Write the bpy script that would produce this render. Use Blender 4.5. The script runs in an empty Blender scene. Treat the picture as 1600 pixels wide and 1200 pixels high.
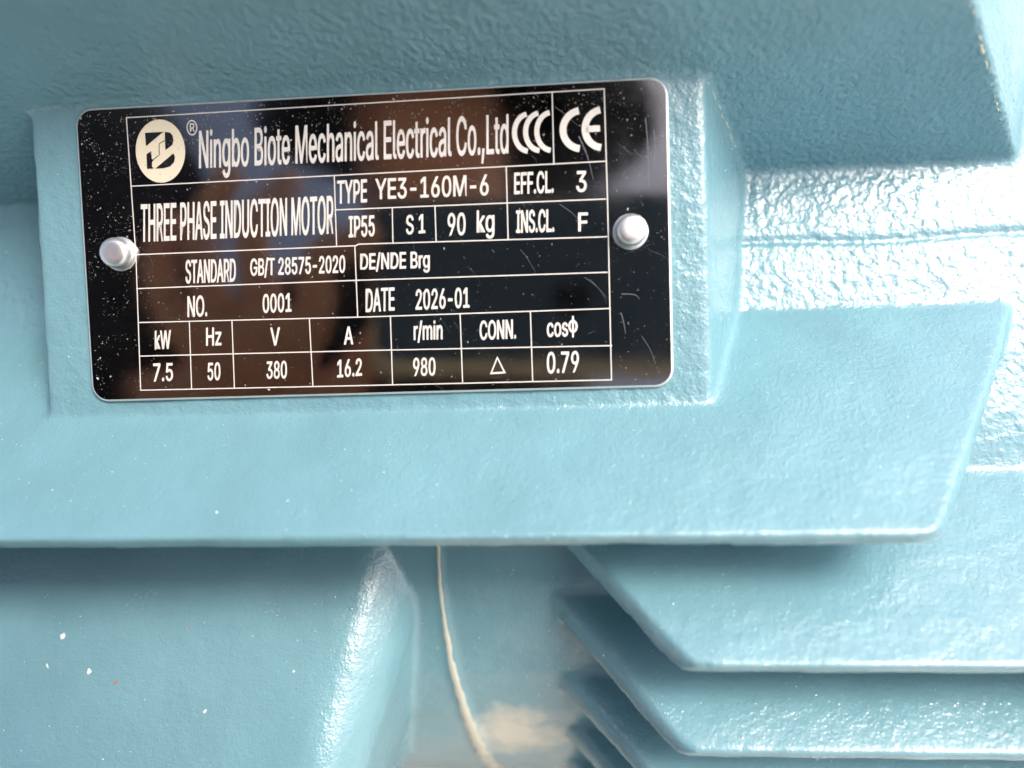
import bpy, bmesh, math, random
import numpy as np
from mathutils import Matrix, Vector, noise

scene = bpy.context.scene
col = scene.collection
random.seed(7)
rng = np.random.default_rng(7)
MM = 0.001
S2 = math.sqrt(0.5)

# ---------------------------------------------------------------- place
# plate frame (x along the motor, y up the plate, z out of the plate, in mm)
# stands tilted back 45 degrees; the floor is 245 mm below the plate's centre
M_PLATE = Matrix(((1, 0, 0, 0), (0, S2, -S2, 0), (0, S2, S2, 0.245), (0, 0, 0, 1)))

# ---------------------------------------------------------------- camera
CAM_R = Matrix(((0.9971766, -0.0308558, -0.0684603), (0.0271584, 0.9981554, -0.0542978), (0.0700094, 0.0522852, 0.9961752)))
CAM_C = Vector((38.3232, -20.9674, 147.0382)) * MM
cam_data = bpy.data.cameras.new('camera')
cam = bpy.data.objects.new('camera', cam_data)
col.objects.link(cam)
cam.matrix_world = M_PLATE @ Matrix.Translation(CAM_C) @ CAM_R.transposed().to_4x4()
cam_data.sensor_width = 36.0
cam_data.lens = 1150.0 / 1600.0 * 36.0
cam_data.clip_start = 0.005
cam_data.clip_end = 200.0
cam_data.dof.use_dof = True
cam_data.dof.focus_distance = 0.1535
cam_data.dof.aperture_fstop = 5.2
scene.camera = cam

# ---------------------------------------------------------------- daylight
SUN_EL = math.radians(57)
SUN_AZ = math.radians(78)          # towards the right of the camera side
sun_dir = Vector((math.sin(SUN_AZ) * math.cos(SUN_EL), -math.cos(SUN_AZ) * math.cos(SUN_EL), math.sin(SUN_EL)))
world = bpy.data.worlds.new('World')
scene.world = world
world.use_nodes = True
wn = world.node_tree
bg = wn.nodes['Background']
sky = wn.nodes.new('ShaderNodeTexSky')
sky.sky_type = 'NISHITA'
sky.sun_disc = False
sky.sun_elevation = SUN_EL
sky.sun_rotation = math.atan2(sun_dir.x, sun_dir.y)
sky.air_density = 1.0
sky.dust_density = 6.0
sky.ozone_density = 1.0
wn.links.new(sky.outputs[0], bg.inputs[0])
bg.inputs[1].default_value = 0.15
sl = bpy.data.lights.new('sun', 'SUN')
sl.energy = 1.4
sl.angle = math.radians(20)
sl.color = (1.0, 0.96, 0.9)
so = bpy.data.objects.new('sun', sl)
col.objects.link(so)
so.rotation_euler = (-sun_dir).to_track_quat('-Z', 'Y').to_euler()
so.location = sun_dir * 3

scene.view_settings.view_transform = 'Standard'
scene.view_settings.look = 'None'
scene.view_settings.exposure = 0.93
scene.view_settings.gamma = 1.0
scene.view_settings.use_curve_mapping = False
scene.render.engine = 'CYCLES'
scene.cycles.use_denoising = True
scene.cycles.max_bounces = 6
scene.cycles.glossy_bounces = 4
scene.cycles.use_adaptive_sampling = True
scene.cycles.adaptive_threshold = 0.035

# ---------------------------------------------------------------- materials
def new_mat(name):
    m = bpy.data.materials.new(name)
    m.use_nodes = True
    nt = m.node_tree
    return m, nt, nt.nodes['Principled BSDF']

def nnoise(nt, co, scale, detail=2.0, rough=0.5, dist=0.0):
    n = nt.nodes.new('ShaderNodeTexNoise')
    n.inputs['Scale'].default_value = scale
    n.inputs['Detail'].default_value = detail
    n.inputs['Roughness'].default_value = rough
    n.inputs['Distortion'].default_value = dist
    nt.links.new(co, n.inputs['Vector'])
    return n.outputs['Fac']

def nramp(nt, fac, stops):
    r = nt.nodes.new('ShaderNodeValToRGB')
    el = r.color_ramp.elements
    while len(el) < len(stops):
        el.new(0.5)
    for e, (p, c) in zip(el, stops):
        e.position = p
        e.color = (c, c, c, 1) if isinstance(c, (int, float)) else (*c, 1)
    nt.links.new(fac, r.inputs['Fac'])
    return r.outputs['Color']

def nmath(nt, op, a, b=None):
    n = nt.nodes.new('ShaderNodeMath')
    n.operation = op
    for i, v in enumerate((a, b)):
        if v is None:
            continue
        if isinstance(v, (int, float)):
            n.inputs[i].default_value = v
        else:
            nt.links.new(v, n.inputs[i])
    return n.outputs[0]

def nmix(nt, fac, a, b):
    n = nt.nodes.new('ShaderNodeMix')
    n.data_type = 'RGBA'
    for s, v in ((n.inputs[0], fac), (n.inputs[6], a), (n.inputs[7], b)):
        if isinstance(v, (int, float)):
            s.default_value = v
        elif isinstance(v, tuple):
            s.default_value = (*v, 1)
        else:
            nt.links.new(v, s)
    return n.outputs[2]

PAINT = (0.16, 0.326, 0.382)

def paint(name, lump, fine, rough, dust, lscale=700, shell=False):
    """glossy teal enamel over a sand-cast skin"""
    m, nt, b = new_mat(name)
    co = nt.nodes.new('ShaderNodeTexCoord').outputs['Object']
    big = nnoise(nt, co, 60, 3)
    mid = nnoise(nt, co, lscale, 0.8, 0.5, 0.0)
    fin = nnoise(nt, co, 1900, 2, 0.55)
    # colour: slight unevenness of the coat, dry dust, tiny pale flecks
    c = nmix(nt, nramp(nt, big, [(0.3, 0.0), (0.7, 1.0)]), tuple(x * 0.93 for x in PAINT), tuple(x * 1.05 for x in PAINT))
    dmask = nmath(nt, 'MULTIPLY', nramp(nt, nnoise(nt, co, 45, 4, 0.65), [(0.45, 0.0), (0.75, 1.0)]),
                  nramp(nt, fin, [(0.45, 0.0), (0.65, 1.0)]))
    c = nmix(nt, nmath(nt, 'MULTIPLY', dmask, dust), c, (0.5, 0.56, 0.55))
    vor = nt.nodes.new('ShaderNodeTexVoronoi')
    vor.inputs['Scale'].default_value = 850
    nt.links.new(co, vor.inputs['Vector'])
    patch = nramp(nt, nnoise(nt, co, 90, 3), [(0.35, 0.25), (0.7, 1.0)])
    few = nramp(nt, vor.outputs['Color'], [(0.62, 0.0), (0.66, 1.0)])
    patch = nmath(nt, 'MULTIPLY', patch, few)
    fleck = nmath(nt, 'MULTIPLY', nramp(nt, vor.outputs['Distance'], [(0.04, 1.0), (0.11, 0.0)]), patch)
    c = nmix(nt, nmath(nt, 'MULTIPLY', fleck, min(1, dust * 5)), c, (0.7, 0.78, 0.78))
    lmp = nmath(nt, 'MULTIPLY', mid, lump)
    if shell:
        sep = nt.nodes.new('ShaderNodeSeparateXYZ')
        nt.links.new(co, sep.inputs[0])
        # the lower shell was cast smoother
        lmp = nmath(nt, 'MULTIPLY', lmp, nramp(nt, nmath(nt, 'ADD', nmath(nt, 'MULTIPLY', sep.outputs[1], 10), 1.0), [(0.42, 0.16), (0.7, 1.0)]))
        # pale patch low on the shell: sandy ground reflection painted into the colour
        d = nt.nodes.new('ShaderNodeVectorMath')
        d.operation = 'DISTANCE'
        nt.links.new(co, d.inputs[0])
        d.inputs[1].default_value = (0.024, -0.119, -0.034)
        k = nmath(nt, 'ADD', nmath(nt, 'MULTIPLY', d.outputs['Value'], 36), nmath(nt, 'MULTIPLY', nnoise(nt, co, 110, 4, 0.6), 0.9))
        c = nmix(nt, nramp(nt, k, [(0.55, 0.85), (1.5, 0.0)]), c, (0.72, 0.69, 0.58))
    nt.links.new(c, b.inputs['Base Color'])
    nt.links.new(nmath(nt, 'ADD', nmath(nt, 'MULTIPLY', dmask, 0.06), rough), b.inputs['Roughness'])
    b.inputs['Specular IOR Level'].default_value = 0.95
    amp = nramp(nt, nnoise(nt, co, 28, 2), [(0.3, 0.5), (0.7, 1.0)])
    h = nmath(nt, 'ADD', nmath(nt, 'MULTIPLY', lmp, amp), nmath(nt, 'MULTIPLY', fin, fine))
    # pimples in the enamel over grit
    pim = nmath(nt, 'MULTIPLY', nramp(nt, vor.outputs['Distance'], [(0.0, 1.0), (0.3, 0.0)]), patch)
    h = nmath(nt, 'ADD', h, nmath(nt, 'MULTIPLY', pim, 0.1))
    bp = nt.nodes.new('ShaderNodeBump')
    bp.inputs['Strength'].default_value = 1.0
    bp.inputs['Distance'].default_value = 0.001
    nt.links.new(h, bp.inputs['Height'])
    nt.links.new(bp.outputs[0], b.inputs['Normal'])
    return m

MAT = {}
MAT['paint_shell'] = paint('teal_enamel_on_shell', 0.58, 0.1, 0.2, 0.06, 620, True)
MAT['paint_rough'] = paint('teal_enamel_on_rough_casting', 0.58, 0.14, 0.2, 0.05, 760)
MAT['paint_pad'] = paint('teal_enamel_on_pad', 0.32, 0.12, 0.22, 0.06, 560)
MAT['paint'] = paint('teal_enamel', 0.11, 0.08, 0.2, 0.06, 900)
MAT['paint_dusty'] = paint('teal_enamel_with_dust', 0.13, 0.12, 0.24, 0.05, 900)

def plain(name, colr, rough, metal=0.0, bump=0.0, bscale=800, var=0.0):
    m, nt, b = new_mat(name)
    co = nt.nodes.new('ShaderNodeTexCoord').outputs['Object']
    n = nnoise(nt, co, bscale, 3)
    nt.links.new(nmix(nt, n, tuple(x * (1 - var) for x in colr), tuple(min(1, x * (1 + var)) for x in colr)), b.inputs['Base Color'])
    b.inputs['Roughness'].default_value = rough
    b.inputs['Metallic'].default_value = metal
    if bump:
        bp = nt.nodes.new('ShaderNodeBump')
        bp.inputs['Distance'].default_value = bump
        nt.links.new(n, bp.inputs['Height'])
        nt.links.new(bp.outputs[0], b.inputs['Normal'])
    return m

def plate_black():
    m, nt, b = new_mat('black_mirror_steel')
    co = nt.nodes.new('ShaderNodeTexCoord').outputs['Object']
    n = nnoise(nt, co, 70, 4, 0.6)
    b.inputs['Base Color'].default_value = (0.18, 0.178, 0.176, 1)
    b.inputs['Metallic'].default_value = 1.0
    nt.links.new(nramp(nt, n, [(0.35, 0.03), (0.75, 0.14)]), b.inputs['Roughness'])
    bp = nt.nodes.new('ShaderNodeBump')
    bp.inputs['Distance'].default_value = 0.00004
    nt.links.new(nnoise(nt, co, 55, 2), bp.inputs['Height'])
    nt.links.new(bp.outputs[0], b.inputs['Normal'])
    return m

MAT['plate'] = plate_black()
MAT['steel_edge'] = plain('bare_steel_edge', (0.88, 0.86, 0.82), 0.35, 0.7, 0.00002, 900, 0.08)
MAT['etch'] = plain('etched_bare_metal', (0.74, 0.71, 0.67), 0.5, 0.15, 0.00001, 2500, 0.06)
MAT['cream'] = plain('cream_logo_print', (0.76, 0.69, 0.53), 0.55, 0.0, 0.0, 1500, 0.04)
MAT['black_print'] = plain('black_logo_print', (0.012, 0.012, 0.013), 0.18, 0.0, 0.0, 1500, 0.2)
MAT['rivet'] = plain('aluminium_rivet', (0.84, 0.84, 0.84), 0.36, 0.88, 0.00003, 900, 0.08)
MAT['dust'] = plain('pale_dust', (0.46, 0.43, 0.39), 0.7, 0.0, 0.0, 900, 0.25)
MAT['grit'] = plain('bright_grit', (0.74, 0.77, 0.75), 0.45, 0.0, 0.0, 900, 0.15)
MAT['scratch'] = plain('scratched_steel', (0.16, 0.18, 0.21), 0.4, 0.6, 0.0, 900, 0.2)
MAT['chip'] = plain('cream_filler', (0.5, 0.49, 0.38), 0.7, 0.0, 0.0001, 900, 0.2)
MAT['bead'] = plain('cream_crease_reflection', (0.6, 0.6, 0.5), 0.6, 0.0, 0.00004, 300, 0.1)  # cream of the crease line, painted in place of reflected ground
MAT['ground'] = plain('sandy_concrete', (0.5, 0.46, 0.4), 0.9, 0.0, 0.003, 40, 0.2)

# ---------------------------------------------------------------- helpers
def add_obj(name, mesh, mat, parent=None, label=None):
    o = bpy.data.objects.new(name, mesh)
    col.objects.link(o)
    if mat is not None:
        mesh.materials.append(mat)
    if parent is not None:
        o.parent = parent
    if label:
        o['label'] = label
    return o

def mesh_from(name, verts, faces, smooth=False):
    me = bpy.data.meshes.new(name)
    me.from_pydata(verts, [], faces)
    if smooth:
        me.polygons.foreach_set('use_smooth', [True] * len(me.polygons))
    me.update()
    return me

# ---------------------------------------------------------------- ground
gm = mesh_from('ground', [(-60, -60, 0), (60, -60, 0), (60, 60, 0), (-60, 60, 0)], [(0, 1, 2, 3)])
ground = add_obj('ground', gm, MAT['ground'])
ground['kind'] = 'structure'
ground['label'] = 'pale sandy floor under the motor'

# ---------------------------------------------------------------- motor
motor = bpy.data.objects.new('electric_motor', None)
col.objects.link(motor)
motor.matrix_world = M_PLATE
motor['label'] = 'teal painted cast iron motor with horizontal cooling fins and a black nameplate'
motor['category'] = 'electric motor'

def uo(x, o, u):
    """x along the motor, o outwards (level), u upwards -> plate frame"""
    return (x, (u - o) * S2, (u + o) * S2)

def hull(pts):
    bm = bmesh.new()
    for p in pts:
        bm.verts.new(p)
    r = bmesh.ops.convex_hull(bm, input=bm.verts)
    bmesh.ops.delete(bm, geom=[g for g in set(r['geom_interior'] + r['geom_unused']) if isinstance(g, bmesh.types.BMVert)], context='VERTS')
    bm.normal_update()
    planes = [(f.normal.copy(), f.normal.dot(f.verts[0].co)) for f in bm.faces]
    vs = [v.co.copy() for v in bm.verts]
    bm.verts.index_update()
    fs = [tuple(v.index for v in f.verts) for f in bm.faces]
    bm.free()
    return vs, fs, planes

X0, X1 = -170.0, 235.0
solids = []          # (name, material, verts, faces, planes)

def solid(name, mat, pts):
    v, f, p = hull(pts)
    solids.append((name, mat, v, f, p))

def fin(plan, u, t_tip, t_root, mat='paint', draft=-2.4):
    """flat horizontal fin; plan = [(x, o)...], its top at height u"""
    os_ = [o for _, o in plan]
    o0, o1 = min(os_), max(os_)
    pts = []
    for x, o in plan:
        k = (o - o0) / (o1 - o0)
        pts.append(uo(x, o, u))
        xb = x if abs(x - X0) < 0.1 or abs(x - X1) < 0.1 else x + draft
        pts.append(uo(xb, o, u - (t_root + (t_tip - t_root) * k)))
    solid('fin', mat, pts)

# wide shelf fin that carries the nameplate pad
fin([(X0, -8), (X0, 51.2), (-20, 52.0), (97.0, 53.3), (100.6, 52.4), (102.8, 49.8), (124.6, 14.9), (134.5, -2.5), (138, -8)], -24.4, 3.4, 6.5, 'paint_dusty', 2.0)
fin([(29.0, 26.5), (42.5, 44.2), (59.0, 66.0), (61.0, 67.5), (X1, 68.6), (X1, 10), (29, 10)], -44.5, 3.4, 7.0)
fin([(33.5, 41.5), (59.5, 75.0), (61.5, 76.4), (X1, 77.2), (X1, 25), (30, 25)], -64.5, 3.4, 7.0)
fin([(35.0, 52.5), (60.5, 81.5), (62.5, 82.8), (X1, 83.5), (X1, 35), (31, 35)], -84.5, 3.4, 7.0)
fin([(36.3, 58.0), (61.0, 84.5), (63.0, 85.8), (X1, 86.5), (X1, 40), (32, 40)], -104.5, 3.4, 7.0)
fin([(36.6, 60.8), (61.0, 86.5), (63.0, 87.8), (X1, 88.5), (X1, 40), (32, 40)], -124.5, 3.4, 7.0)
# raised pad behind the plate
solid('nameplate_pad', 'paint_pad', [(-70.3, 45, -0.9), (67.0, 45, -0.9), (-70.5, -35.6, -0.9), (67.6, -35.6, -0.9),
      (-75, 45, -26), (80.5, 45, -26), (-75, -10.8, -26), (80.5, -10.8, -26)])
# steep wall above the pad
def wall_y(z):
    return 30.3 + (z + 1.2) * 0.53
wp = []
for z, xe in ((-30, 143.0), (-19, 134.3), (8, 113.0), (46, 84.0)):
    wp += [(X0, wall_y(z), z), (xe, wall_y(z), z), (X0, 105, z), (xe + 5, 105, z)]
solid('upper_wall', 'paint_rough', wp)
# thick swelling below the shelf fin, on the left
bp_ = []
for y, xe, ze, xb, zb in ((-46, 5.0, -20, 12.5, -30), (-58, 3.2, -17, 10.5, -28), (-68, 1.0, -11, 8.2, -28), (-86, -4.0, -2, 5.0, -30), (-103, -7.6, 6, 2.0, -36), (-130, -14, 17, -5, -50)):
    bp_ += [(X0, y, ze), (X0, y, zb)]
    for k in range(7):
        t = math.radians(90 * k / 6)
        # quarter-round shoulder, then down to the shell
        bp_.append((xe - 9 + 11.5 * math.sin(t), y, ze - 11.0 * (1 - math.cos(t))))
    bp_.append((xb, y, zb))
solid('side_boss', 'paint_dusty', bp_)
# shell: profile in (y, z), straight along the motor
prof = [(100, -44), (40, -31.5), (14, -26.0), (0, -22.8), (-16, -19.4), (-26, -16.6), (-38, -14.2), (-50, -13.0), (-61, -12.8), (-74, -14.0), (-86, -17.2), (-98, -21.6), (-110, -28), (-122, -36.4), (-134, -47), (-144, -59), (-150, -72)]
back = [(-150, -76), (100, -76)]
pv, pf = [], []
ring = prof + back
for x in (X0, X1):
    pv += [(x, y, z) for y, z in ring]
n = len(ring)
pf = [(i, (i + 1) % n, n + (i + 1) % n, n + i) for i in range(n)] + [tuple(range(n - 1, -1, -1)), tuple(range(n, 2 * n))]

# join, fuse and round everything like one sand casting
bm = bmesh.new()
def put(vs, fs):
    bv = [bm.verts.new(Vector(v) * MM) for v in vs]
    for f in fs:
        bm.faces.new([bv[i] for i in f])
put(pv, pf)
for s in solids:
    put(s[2], s[3])
bmesh.ops.recalc_face_normals(bm, faces=bm.faces)
tmp_me = bpy.data.meshes.new('tmp')
bm.to_mesh(tmp_me)
bm.free()
tmp = bpy.data.objects.new('tmp', tmp_me)
col.objects.link(tmp)
md = tmp.modifiers.new('r', 'REMESH')
md.mode = 'VOXEL'
md.voxel_size = 0.62 * MM
sm = tmp.modifiers.new('s', 'SMOOTH')
sm.factor = 0.5
sm.iterations = 13
bpy.context.view_layer.update()
cast = bpy.data.meshes.new_from_object(tmp.evaluated_get(bpy.context.evaluated_depsgraph_get()))
bpy.data.objects.remove(tmp)
nv = len(cast.vertices)
co = np.empty(nv * 3)
cast.vertices.foreach_get('co', co)
co = co.reshape(-1, 3)
nrm = np.empty(nv * 3, dtype=np.float32)
cast.vertex_normals.foreach_get('vector', nrm)
nrm = nrm.reshape(-1, 3).astype(float)
mm = co / MM
lift = np.zeros(nv)
near = mm[:, 2] > -45
for i in np.nonzero(near)[0]:
    p = Vector(mm[i])
    a = noise.noise(p * 0.09)
    b_ = noise.noise(p * 0.33 + Vector((7, 3, 1)))
    lift[i] = 0.22 * a + 0.07 * b_ + 0.035 * noise.noise(p * 0.8)
# shallow parting seam across the shell, right of the pad
seam = np.exp(-((mm[:, 1] - 0.2 + 0.4 * np.sin(mm[:, 0] * 0.13)) / 0.9) ** 2) * (mm[:, 0] > 78) * (np.abs(mm[:, 2] + 22.8) < 4)
lift -= 0.55 * seam
sx = np.interp(-mm[:, 1], [50, 66, 79.4, 96.4, 112, 128], [9.4, 9.5, 9.6, 10.6, 12.2, 14.2])
sw = np.interp(-mm[:, 1], [60, 128], [0.8, 2.0])
lift += np.exp(-((mm[:, 0] - sx) / sw) ** 2) * np.interp(-mm[:, 1], [60, 128], [0.3, 0.9]) * (mm[:, 1] < -45) * (np.abs(mm[:, 2] + 25) < 18)
co = co + nrm * lift[:, None] * MM
cast.vertices.foreach_set('co', co.ravel())
cast.update()
cast.vertex_normals.foreach_get('vector', (nf := np.empty(nv * 3, dtype=np.float32)))
nrm = nf.reshape(-1, 3)
mm = co / MM
# faces -> which solid's skin they are
nfc = len(cast.polygons)
nl = len(cast.loops)
lv = np.empty(nl, dtype=np.int32)
cast.loops.foreach_get('vertex_index', lv)
quads = lv.reshape(nfc, 4)
cen = mm[quads].mean(axis=1)
best = np.full(nfc, 0.9)
owner = np.full(nfc, -1)
for k, s in enumerate(solids):
    d = np.full(nfc, -1e9)
    for nn, dd in s[4]:
        d = np.maximum(d, cen @ np.array(nn) - dd)
    d = np.abs(d)
    hit = d < best
    best[hit] = d[hit]
    owner[hit] = k
# the shell owns what lies closer to its own skin
ps = np.interp(-cen[:, 1], [-y for y, _ in prof], [z for _, z in prof])
own_shell = np.abs(cen[:, 2] - ps) * 0.9 < best
owner[own_shell] = -1

def cut(name, mat, sel, parent):
    q = quads[sel]
    ids, inv = np.unique(q.ravel(), return_inverse=True)
    me = bpy.data.meshes.new(name)
    me.vertices.add(len(ids))
    me.vertices.foreach_set('co', co[ids].ravel())
    nq = len(q)
    me.loops.add(nq * 4)
    me.loops.foreach_set('vertex_index', inv.astype(np.int32).ravel())
    me.polygons.add(nq)
    me.polygons.foreach_set('loop_start', np.arange(0, nq * 4, 4, dtype=np.int32))
    me.polygons.foreach_set('use_smooth', np.ones(nq, dtype=bool))
    me.update(calc_edges=True)
    me.normals_split_custom_set_from_vertices(nrm[ids].tolist())
    return add_obj(name, me, MAT[mat], parent)

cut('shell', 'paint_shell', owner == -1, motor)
for k, s in enumerate(solids):
    if (owner == k).any():
        cut(s[0], s[1], owner == k, motor)
from mathutils.bvhtree import BVHTree
front = cen[:, 2] > -60
bvh = BVHTree.FromPolygons([tuple(v) for v in mm], [tuple(int(i) for i in q) for q in quads[front]])
def drop(x, y, up=0.0):
    """point of the casting's skin straight behind (x, y), in mm"""
    hit = bvh.ray_cast(Vector((x, y, 120)), Vector((0, 0, -1)))
    if hit[0] is None:
        return Vector((x, y, -20))
    return hit[0] + hit[1] * up

# ---------------------------------------------------------------- nameplate
# all in the plate frame, mm; the plate's face lies at z = 0
def rounded_rect(w, h, r, n=8):
    pts = []
    for cx, cy, a0 in ((w / 2 - r, h / 2 - r, 0), (-w / 2 + r, h / 2 - r, 90), (-w / 2 + r, -h / 2 + r, 180), (w / 2 - r, -h / 2 + r, 270)):
        for i in range(n + 1):
            a = math.radians(a0 + 90 * i / n)
            pts.append((cx + r * math.cos(a), cy + r * math.sin(a)))
    return pts

o1 = rounded_rect(120.0, 60.1, 3.6)
o2 = rounded_rect(119.2, 59.3, 3.2)
n1 = len(o1)
pm = mesh_from('nameplate', [(x * MM, y * MM, 0) for x, y in o2], [tuple(range(n1))])
nameplate = add_obj('nameplate', pm, MAT['plate'], motor, 'black mirror-bright steel nameplate with etched lettering')
ev, ef = [], []
for ringp, z in ((o1, -0.85), (o1, -0.22), (o2, 0.0)):
    ev += [(x * MM, y * MM, z * MM) for x, y in ringp]
for k in range(2):
    for i in range(n1):
        j = (i + 1) % n1
        ef.append((k * n1 + i, k * n1 + j, (k + 1) * n1 + j, (k + 1) * n1 + i))
add_obj('edge', mesh_from('edge', ev, ef), MAT['steel_edge'], nameplate)

def sheet(name, polys, mat, z, label=None):
    """flat print: polygons (x, y) in mm at height z"""
    vs, fs = [], []
    for p in polys:
        fs.append(tuple(range(len(vs), len(vs) + len(p))))
        vs += [(x * MM, y * MM, z * MM) for x, y in p]
    return add_obj(name, mesh_from(name, vs, fs), mat, nameplate, label)

def stroke(pts, w0, w1=None):
    """polyline -> one ribbon polygon per segment"""
    w1 = w0 if w1 is None else w1
    L, Rr = [], []
    n = len(pts)
    for i, p in enumerate(pts):
        a = Vector(pts[max(0, i - 1)])
        b = Vector(pts[min(n - 1, i + 1)])
        d = (b - a).normalized()
        q = Vector((-d.y, d.x)) * (w0 + (w1 - w0) * i / max(1, n - 1)) / 2
        L.append((p[0] + q.x, p[1] + q.y))
        Rr.append((p[0] - q.x, p[1] - q.y))
    return [(L[i], Rr[i], Rr[i + 1], L[i + 1]) for i in range(n - 1)]

RULES = [
    ((-49.03, 27.79), (47.62, 28.31)),
    ((-48.91, 13.99), (47.53, 14.43)),
    ((-6.55, 7.36), (47.48, 7.13)),
    ((-48.79, 0.06), (-2.66, 0.05), (-2.13, 0.34), (47.55, -0.21)),
    ((-48.93, -6.88), (-2.96, -6.87), (47.45, -7.15)),
    ((-48.94, -13.86), (-0.12, -14.31), (47.84, -14.27)),
    ((-49.14, -20.8), (-0.4, -21.09), (47.98, -21.61)),
    ((-49.36, -27.87), (-0.69, -28.17), (47.82, -28.4)),
    ((-49.09, 27.84), (-48.73, -0.07), (-49.36, -27.87)),
    ((47.74, 28.43), (47.88, 5.5), (47.82, -28.4)),
    ((37.63, 28.24), (37.59, 14.23)),
    ((-6.46, 14.09), (-6.6, 0.2)),
    ((5.08, 7.36), (4.93, 0.38)),
    ((13.71, 7.36), (13.69, 0.28)),
    ((28.18, 14.23), (28.12, 0.07)),
    ((-2.86, 0.05), (-2.88, -14.34)),
    ((-38.13, -14.02), (-38.41, -27.81)),
    ((-29.1, -13.99), (-29.3, -27.92)),
    ((-12.89, -14.14), (-12.78, -27.97)),
    ((3.83, -14.18), (3.73, -28.09)),
    ((18.01, -14.27), (18.03, -28.09)),
    ((32.11, -14.37), (32.15, -28.22)),
]
for k, r in enumerate(RULES):
    horizontal = abs(r[-1][0] - r[0][0]) > abs(r[-1][1] - r[0][1])
    pts = [Vector(p) for p in r]
    if horizontal:
        pts[0].x -= 0.14
        pts[-1].x += 0.14
    fine = []
    for a, b in zip(pts, pts[1:]):
        fine += [tuple(a.lerp(b, t / 6)) for t in range(6)]
    fine.append(tuple(pts[-1]))
    sheet('ruled_line', stroke(fine, 0.22), MAT['etch'], 0.03 if horizontal else 0.036)

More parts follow.
